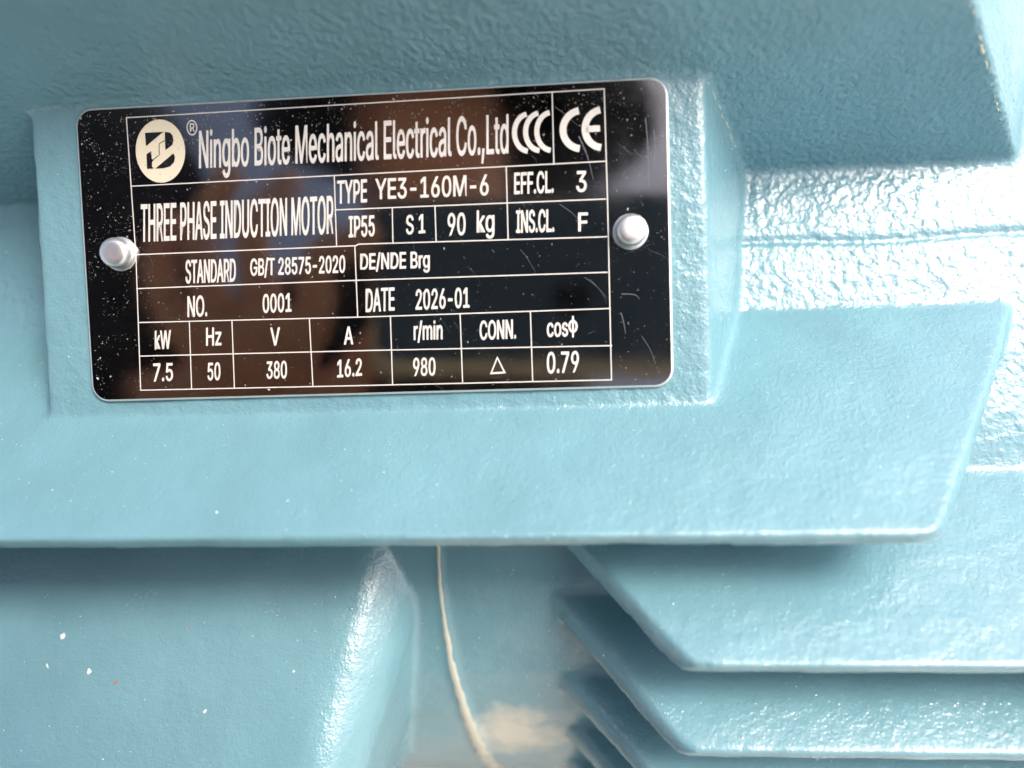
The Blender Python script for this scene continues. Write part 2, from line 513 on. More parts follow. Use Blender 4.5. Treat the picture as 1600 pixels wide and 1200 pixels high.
# outlines of the sans-serif capitals, figures and letters on the plate: advance, points, faces (1000 = cap height)
SPACE = 369
GLYPHS = {
    ',': (369, '74,-235 133,140 269,140 166,-235', '0,2,1 0,3,2'),
    '-': (891, '662,481 662,369 224,369 224,481', '2,0,3 2,1,0'),
    '.': (369, '187,-9 169,-7 153,-2 138,6 124,17 112,31 104,46 99,63 97,81 99,99 104,115 112,130 124,144 138,156 153,164 169,169 187,170 205,169 222,164 237,156 251,144 262,130 271,115 276,99 277,81 276,63 271,46 262,31 251,17 237,6 222,-2 205,-7', '15,17,16 14,17,15 14,18,17 13,18,14 13,19,18 12,19,13 12,20,19 11,20,12 11,21,20 10,21,11 10,22,21 9,22,10 9,23,22 8,23,9 8,24,23 7,24,8 7,25,24 6,25,7 6,26,25 5,26,6 5,27,26 5,28,27 4,28,5 3,28,4 3,29,28 3,30,29 2,30,3 2,31,30 1,31,2 1,0,31'),
    '/': (490, '462,1047 140,-150 28,-150 350,1047', '2,0,3 2,1,0'),
    '0': (891, '446,-13 392,-10 342,2 297,21 255,47 218,81 186,122 158,169 135,223 117,283 104,349 97,421 94,499 97,577 104,649 118,716 136,776 159,830 187,878 219,918 256,952 298,979 343,998 392,1010 446,1013 499,1010 548,998 594,979 635,952 672,918 704,878 732,830 755,776 773,716 786,649 794,577 797,499 794,421 786,349 773,283 755,223 732,169 705,122 673,81 636,47 594,21 549,2 499,-10 446,97 481,100 513,109 543,124 570,145 595,171 616,203 634,240 649,283 661,330 669,382 674,438 676,499 674,561 669,618 661,670 649,717 634,760 616,797 595,829 570,855 543,876 513,891 481,900 446,903 410,900 377,891 348,876 320,855 296,829 275,797 257,760 242,717 230,670 222,618 216,561 215,499 216,438 222,382 230,330 242,283 257,240 275,203 296,171 320,145 348,124 377,109 410,100', '23,25,24 22,25,23 22,26,25 21,26,22 21,27,26 21,28,27 20,28,21 19,28,20 19,29,28 18,73,19 73,72,19 72,29,19 72,71,29 71,30,29 18,74,73 70,30,71 18,75,74 69,30,70 17,75,18 69,31,30 17,76,75 68,31,69 17,77,76 67,31,68 16,77,17 67,32,31 16,78,77 66,32,67 16,79,78 65,32,66 15,79,16 65,33,32 15,80,79 64,33,65 15,81,80 63,33,64 14,81,15 63,34,33 62,34,63 14,82,81 13,82,14 62,35,34 61,35,62 13,83,82 12,83,13 61,36,35 60,36,61 12,84,83 11,84,12 11,85,84 59,36,60 59,37,36 58,37,59 11,86,85 58,38,37 10,86,11 57,38,58 10,87,86 57,39,38 9,87,10 56,39,57 9,88,87 56,40,39 8,88,9 8,89,88 55,40,56 54,40,55 8,90,89 7,90,8 54,41,40 53,41,54 7,91,90 52,41,53 7,92,91 52,42,41 6,92,7 6,93,92 51,42,52 6,94,93 50,42,51 50,43,42 5,94,6 5,95,94 49,43,50 5,48,95 48,43,49 5,43,48 4,43,5 4,44,43 3,44,4 3,45,44 3,46,45 2,46,3 2,47,46 1,47,2 1,0,47'),
    '1': (891, '150,0 150,107 768,107 768,0 542,1000 542,0 417,0 417,881 411,881 169,703 169,839 390,1000', '10,4,11 10,8,4 8,7,4 7,5,4 10,9,8 6,5,7 0,2,1 0,3,2'),
    '2': (891, '126,0 126,93 460,450 488,479 513,506 535,531 555,555 572,578 587,600 600,621 611,642 619,663 625,685 628,707 630,730 628,756 623,780 616,802 605,823 591,841 575,857 557,871 537,883 515,892 491,898 466,902 440,903 411,902 385,897 361,890 339,880 318,866 301,851 286,833 273,813 263,790 255,766 251,740 250,711 129,711 131,755 139,796 152,834 169,869 192,902 218,930 248,955 281,976 318,992 357,1004 398,1011 442,1013 486,1011 527,1004 565,992 601,976 634,956 663,932 688,905 710,875 727,842 739,808 747,771 749,732 748,705 744,677 738,651 729,624 717,598 702,569 683,540 660,508 634,475 602,437 566,397 525,353 300,119 300,111 765,111 765,0', '50,52,51 50,53,52 49,53,50 49,54,53 48,54,49 48,55,54 47,55,48 47,56,55 46,56,47 46,57,56 45,57,46 45,58,57 44,58,45 44,26,58 26,25,58 25,59,58 44,27,26 24,59,25 44,28,27 43,28,44 23,59,24 43,29,28 22,59,23 43,30,29 21,59,22 43,31,30 21,60,59 20,60,21 42,31,43 42,32,31 19,60,20 42,33,32 19,61,60 18,61,19 41,33,42 41,34,33 17,61,18 41,35,34 17,62,61 16,62,17 40,35,41 40,36,35 15,62,16 15,63,62 40,37,36 14,63,15 39,37,40 39,38,37 14,64,63 13,64,14 12,64,13 12,65,64 11,65,12 11,66,65 10,66,11 10,67,66 9,67,10 9,68,67 8,68,9 7,68,8 7,69,68 6,69,7 6,70,69 5,70,6 5,71,70 4,71,5 4,72,71 3,72,4 2,72,3 2,73,72 1,73,2 1,74,73 1,75,74 1,76,75 1,77,76 1,78,77 1,79,78 0,79,1'),
    '3': (891, '428,-13 383,-11 341,-5 300,5 261,19 224,37 192,59 163,84 138,113 117,145 102,180 91,218 86,259 215,259 219,234 226,211 236,190 249,171 264,154 282,139 302,127 325,116 349,108 374,103 401,99 430,98 460,99 488,103 515,110 541,119 564,131 585,146 603,163 618,183 631,205 640,229 645,256 647,285 645,312 641,337 632,362 621,386 606,407 588,427 566,444 540,459 510,471 476,480 438,485 395,487 308,487 308,588 566,881 566,889 137,889 137,1000 732,1000 732,905 415,547 415,568 469,570 518,567 564,558 606,542 644,522 677,498 705,469 729,437 748,402 762,365 770,326 772,285 770,242 761,202 748,165 728,130 704,98 676,70 643,45 607,24 567,8 523,-4 477,-11', '54,56,55 54,57,56 54,53,57 53,52,57 52,58,57 51,59,52 59,58,52 50,59,51 59,61,60 50,61,59 50,62,61 50,63,62 50,64,63 50,65,64 50,49,65 49,48,65 48,66,65 47,66,48 46,66,47 45,66,46 45,67,66 44,67,45 43,67,44 43,68,67 42,68,43 41,68,42 41,69,68 40,69,41 40,70,69 39,70,40 38,70,39 38,71,70 37,71,38 36,71,37 36,72,71 11,13,12 11,14,13 35,72,36 35,73,72 11,15,14 34,73,35 10,15,11 10,16,15 33,73,34 33,74,73 10,17,16 32,74,33 9,17,10 9,18,17 32,75,74 31,75,32 9,19,18 30,75,31 8,19,9 8,20,19 29,75,30 29,76,75 8,21,20 28,76,29 8,22,21 7,22,8 27,76,28 7,23,22 26,76,27 7,24,23 25,76,26 7,25,24 7,76,25 7,77,76 6,77,7 6,78,77 5,78,6 5,79,78 4,79,5 4,80,79 3,80,4 3,81,80 2,81,3 2,82,81 1,82,2 1,0,82'),
    '5': (891, '435,-13 391,-11 350,-5 312,6 275,22 242,41 212,64 186,89 163,118 144,150 130,183 122,219 117,256 240,256 244,234 250,213 259,193 271,175 286,158 302,143 320,130 341,118 362,110 385,103 410,99 435,98 464,100 492,105 518,114 543,127 565,142 585,160 603,181 617,205 629,231 638,258 643,288 644,319 643,350 637,380 629,408 616,435 601,459 583,480 563,499 540,515 515,528 488,537 459,542 428,544 403,543 378,540 354,535 329,528 306,518 285,508 267,496 252,483 132,497 189,1000 720,1000 720,889 296,889 263,593 268,593 285,606 305,619 326,629 349,639 373,646 399,651 424,655 451,656 485,654 517,649 548,642 578,631 606,617 632,601 656,582 678,561 698,537 716,511 732,484 745,454 755,423 762,390 767,356 768,321 766,274 758,229 744,188 725,149 702,113 674,81 642,54 607,30 568,11 526,-3 482,-11', '58,62,59 62,60,59 62,61,60 58,63,62 71,73,72 70,73,71 70,74,73 69,74,70 69,75,74 68,75,69 68,76,75 67,76,68 67,77,76 66,77,67 65,77,66 65,78,77 64,78,65 64,79,78 58,64,63 58,51,64 51,79,64 51,50,79 50,80,79 50,49,80 49,81,80 48,81,49 47,81,48 58,52,51 47,82,81 46,82,47 58,53,52 45,82,46 58,54,53 58,55,54 44,82,45 44,83,82 58,56,55 43,83,44 57,56,58 43,84,83 42,84,43 41,84,42 41,85,84 40,85,41 40,86,85 39,86,40 39,87,86 38,87,39 38,88,87 37,88,38 37,89,88 36,89,37 35,89,36 35,90,89 34,90,35 11,13,12 11,14,13 11,15,14 33,90,34 33,91,90 10,15,11 10,16,15 32,91,33 10,17,16 32,92,91 9,17,10 31,92,32 9,18,17 30,92,31 9,19,18 8,19,9 30,93,92 8,20,19 29,93,30 8,21,20 28,93,29 8,22,21 7,22,8 27,93,28 27,94,93 7,23,22 26,94,27 7,24,23 25,94,26 7,25,24 7,94,25 6,94,7 6,95,94 5,95,6 5,96,95 4,96,5 4,97,96 3,97,4 3,98,97 2,98,3 2,99,98 1,99,2 1,0,99'),
    '6': (891, '445,-13 400,-11 357,-3 317,10 280,29 245,52 215,79 189,111 166,146 148,185 135,227 127,271 125,318 127,355 133,392 143,430 157,470 176,512 201,560 232,612 270,669 496,1000 633,1000 297,513 286,513 293,527 302,541 313,553 324,565 338,577 352,587 368,596 385,603 402,610 421,614 441,617 462,617 506,615 547,608 585,596 621,579 653,558 681,533 706,504 727,471 743,435 755,396 762,354 764,309 762,263 754,221 741,180 723,143 700,108 674,78 643,51 609,28 572,10 532,-3 490,-11 445,95 473,97 500,102 525,111 548,123 569,138 587,156 604,176 618,199 629,224 637,251 642,279 644,309 642,339 637,368 629,395 618,419 604,442 587,462 569,479 548,494 525,506 500,515 473,520 445,521 417,520 390,515 365,506 342,495 320,480 302,463 285,443 271,420 260,396 252,370 247,341 246,311 247,281 252,252 260,225 271,200 285,177 302,156 320,138 342,123 365,111 390,102 417,97', '20,22,21 20,29,22 29,23,22 19,29,20 35,37,36 34,37,35 34,38,37 33,38,34 18,29,19 32,38,33 32,39,38 31,39,32 31,40,39 30,40,31 29,40,30 29,41,40 18,28,29 23,41,29 18,27,28 17,27,18 23,84,41 84,42,41 17,26,27 17,25,26 84,83,42 83,43,42 17,24,25 23,85,84 23,86,85 82,43,83 23,87,86 81,43,82 17,23,24 17,87,23 16,87,17 16,88,87 80,43,81 80,44,43 16,89,88 79,44,80 16,90,89 78,44,79 78,45,44 15,90,16 15,91,90 77,45,78 15,92,91 76,45,77 76,46,45 14,92,15 14,93,92 75,46,76 75,47,46 14,94,93 74,47,75 13,94,14 13,95,94 73,47,74 12,95,13 73,48,47 12,96,95 72,48,73 11,96,12 11,97,96 71,48,72 71,49,48 11,98,97 70,49,71 10,98,11 70,50,49 10,99,98 69,50,70 9,99,10 9,100,99 68,50,69 68,51,50 9,101,100 67,51,68 8,101,9 67,52,51 8,102,101 66,52,67 8,103,102 65,52,66 7,103,8 65,53,52 7,104,103 64,53,65 7,105,104 63,53,64 7,106,105 62,53,63 6,106,7 62,54,53 6,107,106 61,54,62 6,60,107 60,54,61 6,54,60 5,54,6 5,55,54 4,55,5 4,56,55 3,56,4 3,57,56 2,57,3 2,58,57 1,58,2 1,59,58 0,59,1'),
    '7': (891, '191,0 636,881 636,889 122,889 122,1000 768,1000 768,882 324,0', '3,5,4 3,2,5 2,6,5 1,6,2 1,7,6 0,7,1'),
    '8': (891, '445,-13 396,-11 350,-4 307,7 266,22 230,42 198,65 170,92 146,121 127,154 113,189 105,226 102,266 104,297 108,327 117,356 128,384 142,409 158,433 177,455 199,474 222,490 246,504 273,513 300,520 300,525 265,537 234,554 206,577 182,605 163,637 149,672 141,709 138,748 141,785 148,820 161,853 178,884 199,913 225,938 254,960 287,979 322,994 361,1005 402,1011 445,1013 488,1011 528,1005 566,994 602,979 634,960 663,938 689,913 710,884 728,853 740,820 748,785 750,748 748,709 739,672 726,638 706,605 683,577 655,554 625,537 591,525 591,520 617,513 643,504 667,490 690,474 711,455 730,433 747,409 761,384 773,356 781,327 786,297 788,266 785,226 777,189 763,154 744,121 720,92 692,65 659,42 623,22 583,7 540,-4 494,-11 445,97 477,98 507,102 534,109 560,118 583,130 603,145 620,161 635,180 647,201 655,223 660,247 662,272 660,300 655,325 646,349 634,371 618,391 600,409 579,425 556,438 531,449 504,456 475,461 445,462 414,461 385,456 358,449 333,438 309,425 289,409 270,391 255,371 243,349 234,325 229,300 227,272 229,247 233,223 242,201 253,180 268,161 285,145 306,130 329,118 354,109 382,102 413,98 445,569 471,570 495,574 518,581 539,590 558,602 576,616 591,632 604,650 614,670 622,691 626,714 628,738 626,763 622,785 615,806 605,826 592,843 577,859 560,872 541,884 519,893 496,899 471,903 445,904 418,903 393,899 370,893 349,884 329,872 312,859 297,843 284,826 274,806 267,785 263,763 261,738 263,714 267,691 274,670 284,650 297,632 312,616 330,602 349,590 371,581 394,574 419,570', '44,46,45 44,47,46 43,47,44 42,47,43 42,48,47 41,48,42 41,49,48 40,49,41 40,50,49 39,50,40 39,51,50 38,51,39 38,52,51 37,163,38 163,162,38 162,52,38 162,161,52 161,53,52 37,164,163 160,53,161 37,165,164 159,53,160 37,166,165 158,53,159 36,166,37 158,54,53 36,167,166 157,54,158 36,168,167 156,54,157 36,169,168 155,54,156 35,169,36 155,55,54 35,170,169 154,55,155 35,171,170 153,55,154 34,171,35 153,56,55 152,56,153 34,172,171 151,56,152 34,173,172 33,173,34 151,57,56 150,57,151 33,174,173 32,174,33 150,58,57 32,175,174 149,58,150 148,58,149 32,176,175 148,59,58 31,176,32 147,59,148 31,177,176 147,60,59 30,177,31 146,60,147 30,178,177 30,179,178 145,60,146 145,61,60 29,179,30 144,61,145 29,180,179 143,61,144 29,181,180 143,62,61 28,181,29 142,62,143 28,182,181 28,183,182 141,62,142 28,184,183 140,62,141 140,63,62 27,184,28 27,185,184 139,63,140 27,138,185 138,63,139 27,63,138 27,64,63 26,64,27 26,65,64 25,65,26 24,65,25 24,66,65 23,66,24 23,67,66 22,67,23 22,68,67 21,68,22 21,69,68 21,70,69 20,70,21 19,70,20 19,114,70 114,71,70 19,115,114 113,71,114 19,116,115 112,71,113 19,117,116 111,71,112 18,117,19 111,72,71 18,118,117 110,72,111 18,119,118 109,72,110 17,119,18 109,73,72 17,120,119 108,73,109 16,120,17 108,74,73 16,121,120 107,74,108 16,122,121 106,74,107 15,122,16 106,75,74 15,123,122 105,75,106 14,123,15 105,76,75 14,124,123 104,76,105 13,124,14 104,77,76 13,125,124 103,77,104 13,126,125 102,77,103 12,126,13 102,78,77 12,127,126 101,78,102 11,127,12 101,79,78 11,128,127 100,79,101 100,80,79 10,128,11 10,129,128 99,80,100 10,130,129 98,80,99 9,130,10 98,81,80 9,131,130 97,81,98 9,132,131 96,81,97 8,132,9 96,82,81 8,133,132 95,82,96 8,134,133 94,82,95 7,134,8 94,83,82 7,135,134 93,83,94 7,136,135 92,83,93 7,137,136 91,83,92 7,90,137 90,83,91 7,83,90 6,83,7 6,84,83 5,84,6 5,85,84 4,85,5 4,86,85 3,86,4 3,87,86 2,87,3 2,88,87 1,88,2 1,89,88 0,89,1'),
    '9': (891, '444,1013 490,1011 532,1003 572,990 610,971 644,948 674,921 701,889 723,854 741,815 754,773 762,729 764,682 762,645 756,608 746,570 733,530 714,488 688,440 657,388 619,331 394,0 256,0 593,487 604,487 597,473 588,459 577,447 565,435 552,423 537,413 522,404 505,397 487,390 468,386 449,383 428,383 384,385 343,392 305,404 269,421 237,442 209,467 184,496 163,529 146,565 134,604 127,646 125,691 127,737 135,780 148,820 166,858 189,892 216,922 246,949 280,972 318,990 357,1003 400,1011 444,905 417,903 390,898 366,889 342,877 321,862 302,844 286,824 272,801 261,776 253,749 248,721 246,691 248,661 253,632 261,606 272,581 286,558 302,538 321,521 342,506 366,494 390,485 417,480 444,479 473,480 499,485 524,494 548,505 569,520 588,537 604,557 618,580 629,605 637,631 642,659 644,689 642,719 637,748 629,775 618,800 604,823 588,844 569,862 548,877 525,889 500,898 473,903', '59,1,0 58,1,59 58,2,1 57,2,58 57,3,2 56,3,57 56,4,3 55,4,56 55,5,4 54,5,55 54,6,5 53,6,54 53,60,6 60,7,6 53,61,60 107,7,60 53,62,61 106,7,107 53,63,62 105,7,106 52,63,53 105,8,7 52,64,63 104,8,105 52,65,64 103,8,104 52,66,65 102,8,103 51,66,52 102,9,8 51,67,66 101,9,102 51,68,67 100,9,101 50,68,51 100,10,9 50,69,68 99,10,100 49,69,50 49,70,69 98,10,99 98,11,10 49,71,70 97,11,98 48,71,49 97,12,11 48,72,71 96,12,97 47,72,48 47,73,72 95,12,96 95,13,12 47,74,73 94,13,95 46,74,47 94,14,13 46,75,74 93,14,94 93,15,14 46,76,75 92,15,93 45,76,46 45,77,76 91,15,92 91,16,15 44,77,45 44,78,77 90,16,91 44,79,78 89,16,90 89,17,16 43,79,44 43,80,79 88,17,89 43,81,80 87,17,88 42,81,43 42,82,81 86,23,87 23,17,87 23,24,17 24,18,17 86,30,23 30,22,23 25,18,24 42,83,82 85,30,86 42,84,83 84,30,85 42,30,84 26,18,25 41,30,42 27,18,26 28,18,27 40,30,41 28,19,18 29,19,28 30,19,29 39,30,40 39,31,30 22,19,30 39,32,31 38,32,39 38,33,32 37,33,38 37,34,33 22,20,19 37,35,34 36,35,37 22,21,20'),
    'A': (943, '32,0 396,1000 543,1000 910,0 777,0 564,595 554,624 543,656 532,692 519,732 506,775 491,825 474,880 456,940 482,940 464,879 448,823 432,773 418,729 406,690 394,654 384,622 374,595 167,0 216,279 216,391 727,391 727,279', '0,13,1 13,2,1 13,14,2 14,3,2 0,25,13 25,15,13 15,12,13 15,12,14 12,26,14 26,3,14 11,26,12 25,16,15 10,26,11 25,17,16 9,26,10 25,18,17 8,26,9 25,19,18 7,26,8 25,20,19 6,26,7 25,21,20 5,26,6 25,22,21 25,24,22 24,23,22 4,27,5 27,26,5 0,24,25 24,26,25 24,27,26 27,3,26 0,23,24 4,3,27'),
    'B': (897, '118,0 118,1000 474,1000 524,998 569,991 610,980 646,964 678,945 706,923 730,897 749,869 763,838 774,805 780,771 783,735 781,704 777,677 770,652 760,629 748,609 734,591 718,576 700,562 681,550 661,540 640,531 619,524 619,515 643,512 667,506 690,496 714,483 736,466 756,447 775,425 791,399 804,371 814,340 820,305 821,268 819,231 813,196 802,163 787,131 767,102 742,77 712,54 677,35 637,20 592,9 541,2 485,0 245,112 481,112 535,115 581,123 619,137 648,157 670,180 686,207 696,236 699,268 697,293 692,317 684,340 673,361 659,381 642,399 623,415 601,429 576,440 549,447 520,452 488,454 245,454 245,561 468,561 495,562 520,566 544,573 566,582 587,594 605,608 621,624 635,642 646,662 654,683 659,707 660,732 658,763 649,793 635,819 614,843 588,863 556,877 517,885 472,888 245,888', '0,97,1 97,2,1 97,3,2 97,4,3 97,5,4 97,6,5 97,7,6 97,8,7 97,9,8 97,96,9 96,95,9 95,10,9 0,75,97 94,10,95 93,10,94 93,11,10 92,11,93 91,11,92 91,12,11 90,12,91 90,13,12 89,13,90 89,14,13 88,14,89 88,15,14 87,15,88 86,15,87 86,16,15 85,16,86 85,17,16 84,17,85 84,18,17 83,18,84 83,19,18 82,19,83 82,20,19 81,20,82 80,20,81 80,21,20 79,21,80 79,22,21 78,22,79 77,22,78 76,22,77 76,23,22 0,74,75 74,76,75 74,23,76 74,24,23 74,25,24 74,26,25 74,27,26 74,28,27 74,29,28 74,30,29 74,31,30 74,32,31 74,73,32 73,33,32 0,52,74 72,33,73 71,33,72 70,33,71 70,34,33 69,34,70 68,34,69 68,35,34 67,35,68 67,36,35 66,36,67 65,36,66 65,37,36 64,37,65 63,37,64 63,38,37 62,38,63 62,39,38 61,39,62 60,39,61 60,40,39 59,40,60 59,41,40 58,41,59 58,42,41 57,42,58 57,43,42 56,43,57 55,43,56 55,44,43 54,44,55 53,44,54 0,53,52 0,44,53 0,45,44 0,46,45 0,47,46 0,48,47 0,49,48 0,50,49 0,51,50'),
    'C': (1003, '526,-13 463,-10 403,2 347,22 295,49 248,83 205,125 168,172 137,227 112,287 94,352 83,423 79,499 83,576 94,647 112,713 137,773 168,827 205,875 248,916 295,951 347,978 403,998 463,1010 526,1013 563,1012 599,1008 635,1001 669,991 702,979 733,964 762,946 790,926 816,904 840,879 861,852 880,822 897,791 910,758 921,722 930,685 803,685 796,710 788,733 777,755 765,776 752,794 737,812 720,828 702,842 683,855 663,866 642,875 620,883 597,888 574,893 550,895 526,896 481,893 438,884 398,870 361,850 326,824 296,793 269,757 246,715 227,669 214,617 206,561 203,499 206,438 214,382 227,331 246,284 269,243 296,207 327,176 361,150 399,130 439,116 481,107 526,104 550,105 574,107 597,112 620,118 642,125 663,135 683,146 702,158 720,173 737,188 752,206 765,225 777,245 788,267 796,291 803,315 930,315 922,278 911,243 897,210 881,178 862,149 840,122 817,97 791,74 763,54 734,37 702,22 669,9 635,-1 600,-8 563,-12', '23,25,24 23,26,25 22,26,23 22,27,26 22,28,27 21,28,22 21,29,28 21,30,29 20,30,21 20,31,30 19,31,20 19,32,31 19,33,32 18,58,19 58,57,19 57,33,19 57,56,33 56,34,33 55,34,56 18,59,58 54,34,55 53,34,54 18,60,59 52,34,53 52,35,34 51,35,52 17,60,18 17,61,60 50,35,51 49,35,50 49,36,35 17,62,61 48,36,49 47,36,48 16,62,17 16,63,62 47,37,36 46,37,47 45,37,46 16,64,63 45,38,37 44,38,45 15,64,16 44,39,38 15,65,64 43,39,44 42,39,43 42,40,39 15,66,65 14,66,15 41,40,42 14,67,66 13,67,14 13,68,67 12,68,13 12,69,68 11,69,12 11,70,69 11,71,70 10,71,11 10,72,71 9,72,10 9,73,72 96,98,97 96,99,98 95,99,96 8,73,9 8,74,73 95,100,99 94,100,95 93,100,94 93,101,100 8,75,74 7,75,8 92,101,93 92,102,101 7,76,75 91,102,92 90,102,91 90,103,102 7,77,76 89,103,90 6,77,7 88,103,89 6,78,77 88,104,103 87,104,88 86,104,87 6,79,78 85,104,86 5,79,6 85,105,104 84,105,85 5,80,79 83,105,84 82,105,83 5,81,80 81,105,82 5,105,81 5,106,105 4,106,5 4,107,106 4,108,107 3,108,4 3,109,108 2,109,3 2,110,109 2,111,110 1,111,2 1,112,111 1,113,112 0,113,1'),
    'D': (987, '430,0 189,0 189,112 422,112 481,115 534,124 582,138 625,159 663,185 695,216 723,252 745,293 762,339 775,389 782,443 785,502 782,560 775,614 762,663 745,709 723,749 696,785 665,816 628,842 587,862 541,876 490,885 434,888 183,888 183,1000 443,1000 513,996 579,985 638,966 693,940 742,907 785,868 821,821 852,769 876,710 894,646 904,577 907,502 904,427 893,357 876,292 852,233 821,180 783,134 739,94 689,60 633,34 571,15 504,4 245,1000 245,0 118,0 118,1000', '56,29,57 29,54,57 56,28,29 54,30,29 55,30,54 55,27,30 27,31,30 27,32,31 27,33,32 27,34,33 27,35,34 27,26,35 26,36,35 56,27,28 56,2,27 2,55,27 25,36,26 24,36,25 24,37,36 23,37,24 22,37,23 22,38,37 21,38,22 20,38,21 20,39,38 19,39,20 19,40,39 18,40,19 17,40,18 17,41,40 16,41,17 16,42,41 15,42,16 14,42,15 14,43,42 13,43,14 13,44,43 12,44,13 12,45,44 11,45,12 10,45,11 10,46,45 9,46,10 9,47,46 8,47,9 7,47,8 7,48,47 6,48,7 5,48,6 5,49,48 4,49,5 3,49,4 56,1,2 55,3,2 55,49,3 55,50,49 55,51,50 55,52,51 55,53,52 55,0,53 1,55,56 55,0,1'),
    'E': (823, '118,0 118,1000 732,1000 732,888 245,888 245,562 699,562 699,450 245,450 245,112 738,112 738,0', '0,4,1 4,2,1 4,3,2 0,5,4 0,8,5 8,6,5 8,7,6 0,9,8 0,10,9 0,11,10'),
    'F': (806, '118,0 118,1000 726,1000 726,888 245,888 245,547 681,547 681,435 245,435 245,0', '0,4,1 4,2,1 4,3,2 0,5,4 0,8,5 8,6,5 8,7,6 0,9,8'),
    'G': (1023, '528,-13 463,-10 403,2 346,22 294,49 246,84 204,125 167,173 136,227 111,287 93,353 83,423 79,499 83,576 93,647 111,713 136,773 167,827 203,875 245,916 293,951 344,978 400,998 458,1010 521,1013 560,1012 597,1008 634,1000 669,990 703,977 735,961 765,943 793,922 819,899 842,874 864,847 883,818 899,788 913,755 924,721 932,685 802,685 794,709 784,732 773,753 761,773 748,791 733,809 717,825 700,839 682,852 662,864 642,873 620,882 597,888 573,892 548,895 521,896 478,893 436,884 397,870 360,850 326,824 295,793 269,757 246,715 227,669 214,617 206,561 203,499 206,438 214,382 227,331 246,285 269,243 296,207 327,176 362,150 400,130 440,116 483,107 528,104 569,106 608,113 644,124 678,140 708,160 735,183 759,211 779,242 795,277 806,314 813,355 815,398 854,391 556,391 556,503 940,503 940,393 936,334 926,278 910,226 886,179 857,135 823,97 784,65 740,37 692,15 641,-1 586,-10', '23,25,24 23,26,25 22,26,23 22,27,26 22,28,27 21,28,22 21,29,28 20,29,21 20,30,29 20,31,30 19,31,20 19,32,31 19,33,32 18,58,19 58,57,19 57,33,19 57,56,33 56,34,33 55,34,56 18,59,58 54,34,55 53,34,54 18,60,59 52,34,53 17,60,18 52,35,34 51,35,52 17,61,60 50,35,51 49,35,50 17,62,61 49,36,35 48,36,49 16,62,17 47,36,48 16,63,62 47,37,36 46,37,47 16,64,63 45,37,46 45,38,37 15,64,16 44,38,45 15,65,64 44,39,38 43,39,44 42,39,43 42,40,39 15,66,65 14,66,15 41,40,42 14,67,66 13,67,14 13,68,67 12,68,13 12,69,68 95,97,96 95,93,97 93,98,97 11,69,12 11,70,69 11,71,70 10,71,11 95,92,93 94,98,93 94,99,98 92,94,95 92,99,94 10,72,71 91,99,92 9,72,10 91,100,99 9,73,72 90,100,91 8,73,9 8,74,73 90,101,100 89,101,90 8,75,74 88,101,89 7,75,8 88,102,101 87,102,88 7,76,75 86,102,87 86,103,102 7,77,76 6,77,7 85,103,86 6,78,77 84,103,85 84,104,103 6,79,78 5,79,6 83,104,84 5,80,79 82,104,83 5,81,80 81,104,82 5,104,81 5,105,104 4,105,5 4,106,105 3,106,4 3,107,106 2,107,3 2,108,107 1,108,2 1,109,108 0,109,1'),
    'H': (1016, '118,0 118,1000 245,1000 245,568 771,568 771,1000 898,1000 898,0 771,0 771,456 245,456 245,0', '0,2,1 0,3,2 4,6,5 4,7,6 0,10,3 10,4,3 10,9,4 9,7,4 0,11,10 8,7,9'),
    'I': (591, '61,0 61,112 232,112 232,888 61,888 61,1000 530,1000 530,888 359,888 359,112 530,112 530,0', '4,6,5 4,7,6 3,7,4 2,8,3 8,7,3 2,9,8 0,2,1 0,9,2 0,10,9 0,11,10'),
    'L': (772, '118,0 118,1000 245,1000 245,112 710,112 710,0', '0,2,1 0,3,2 0,4,3 0,5,4'),
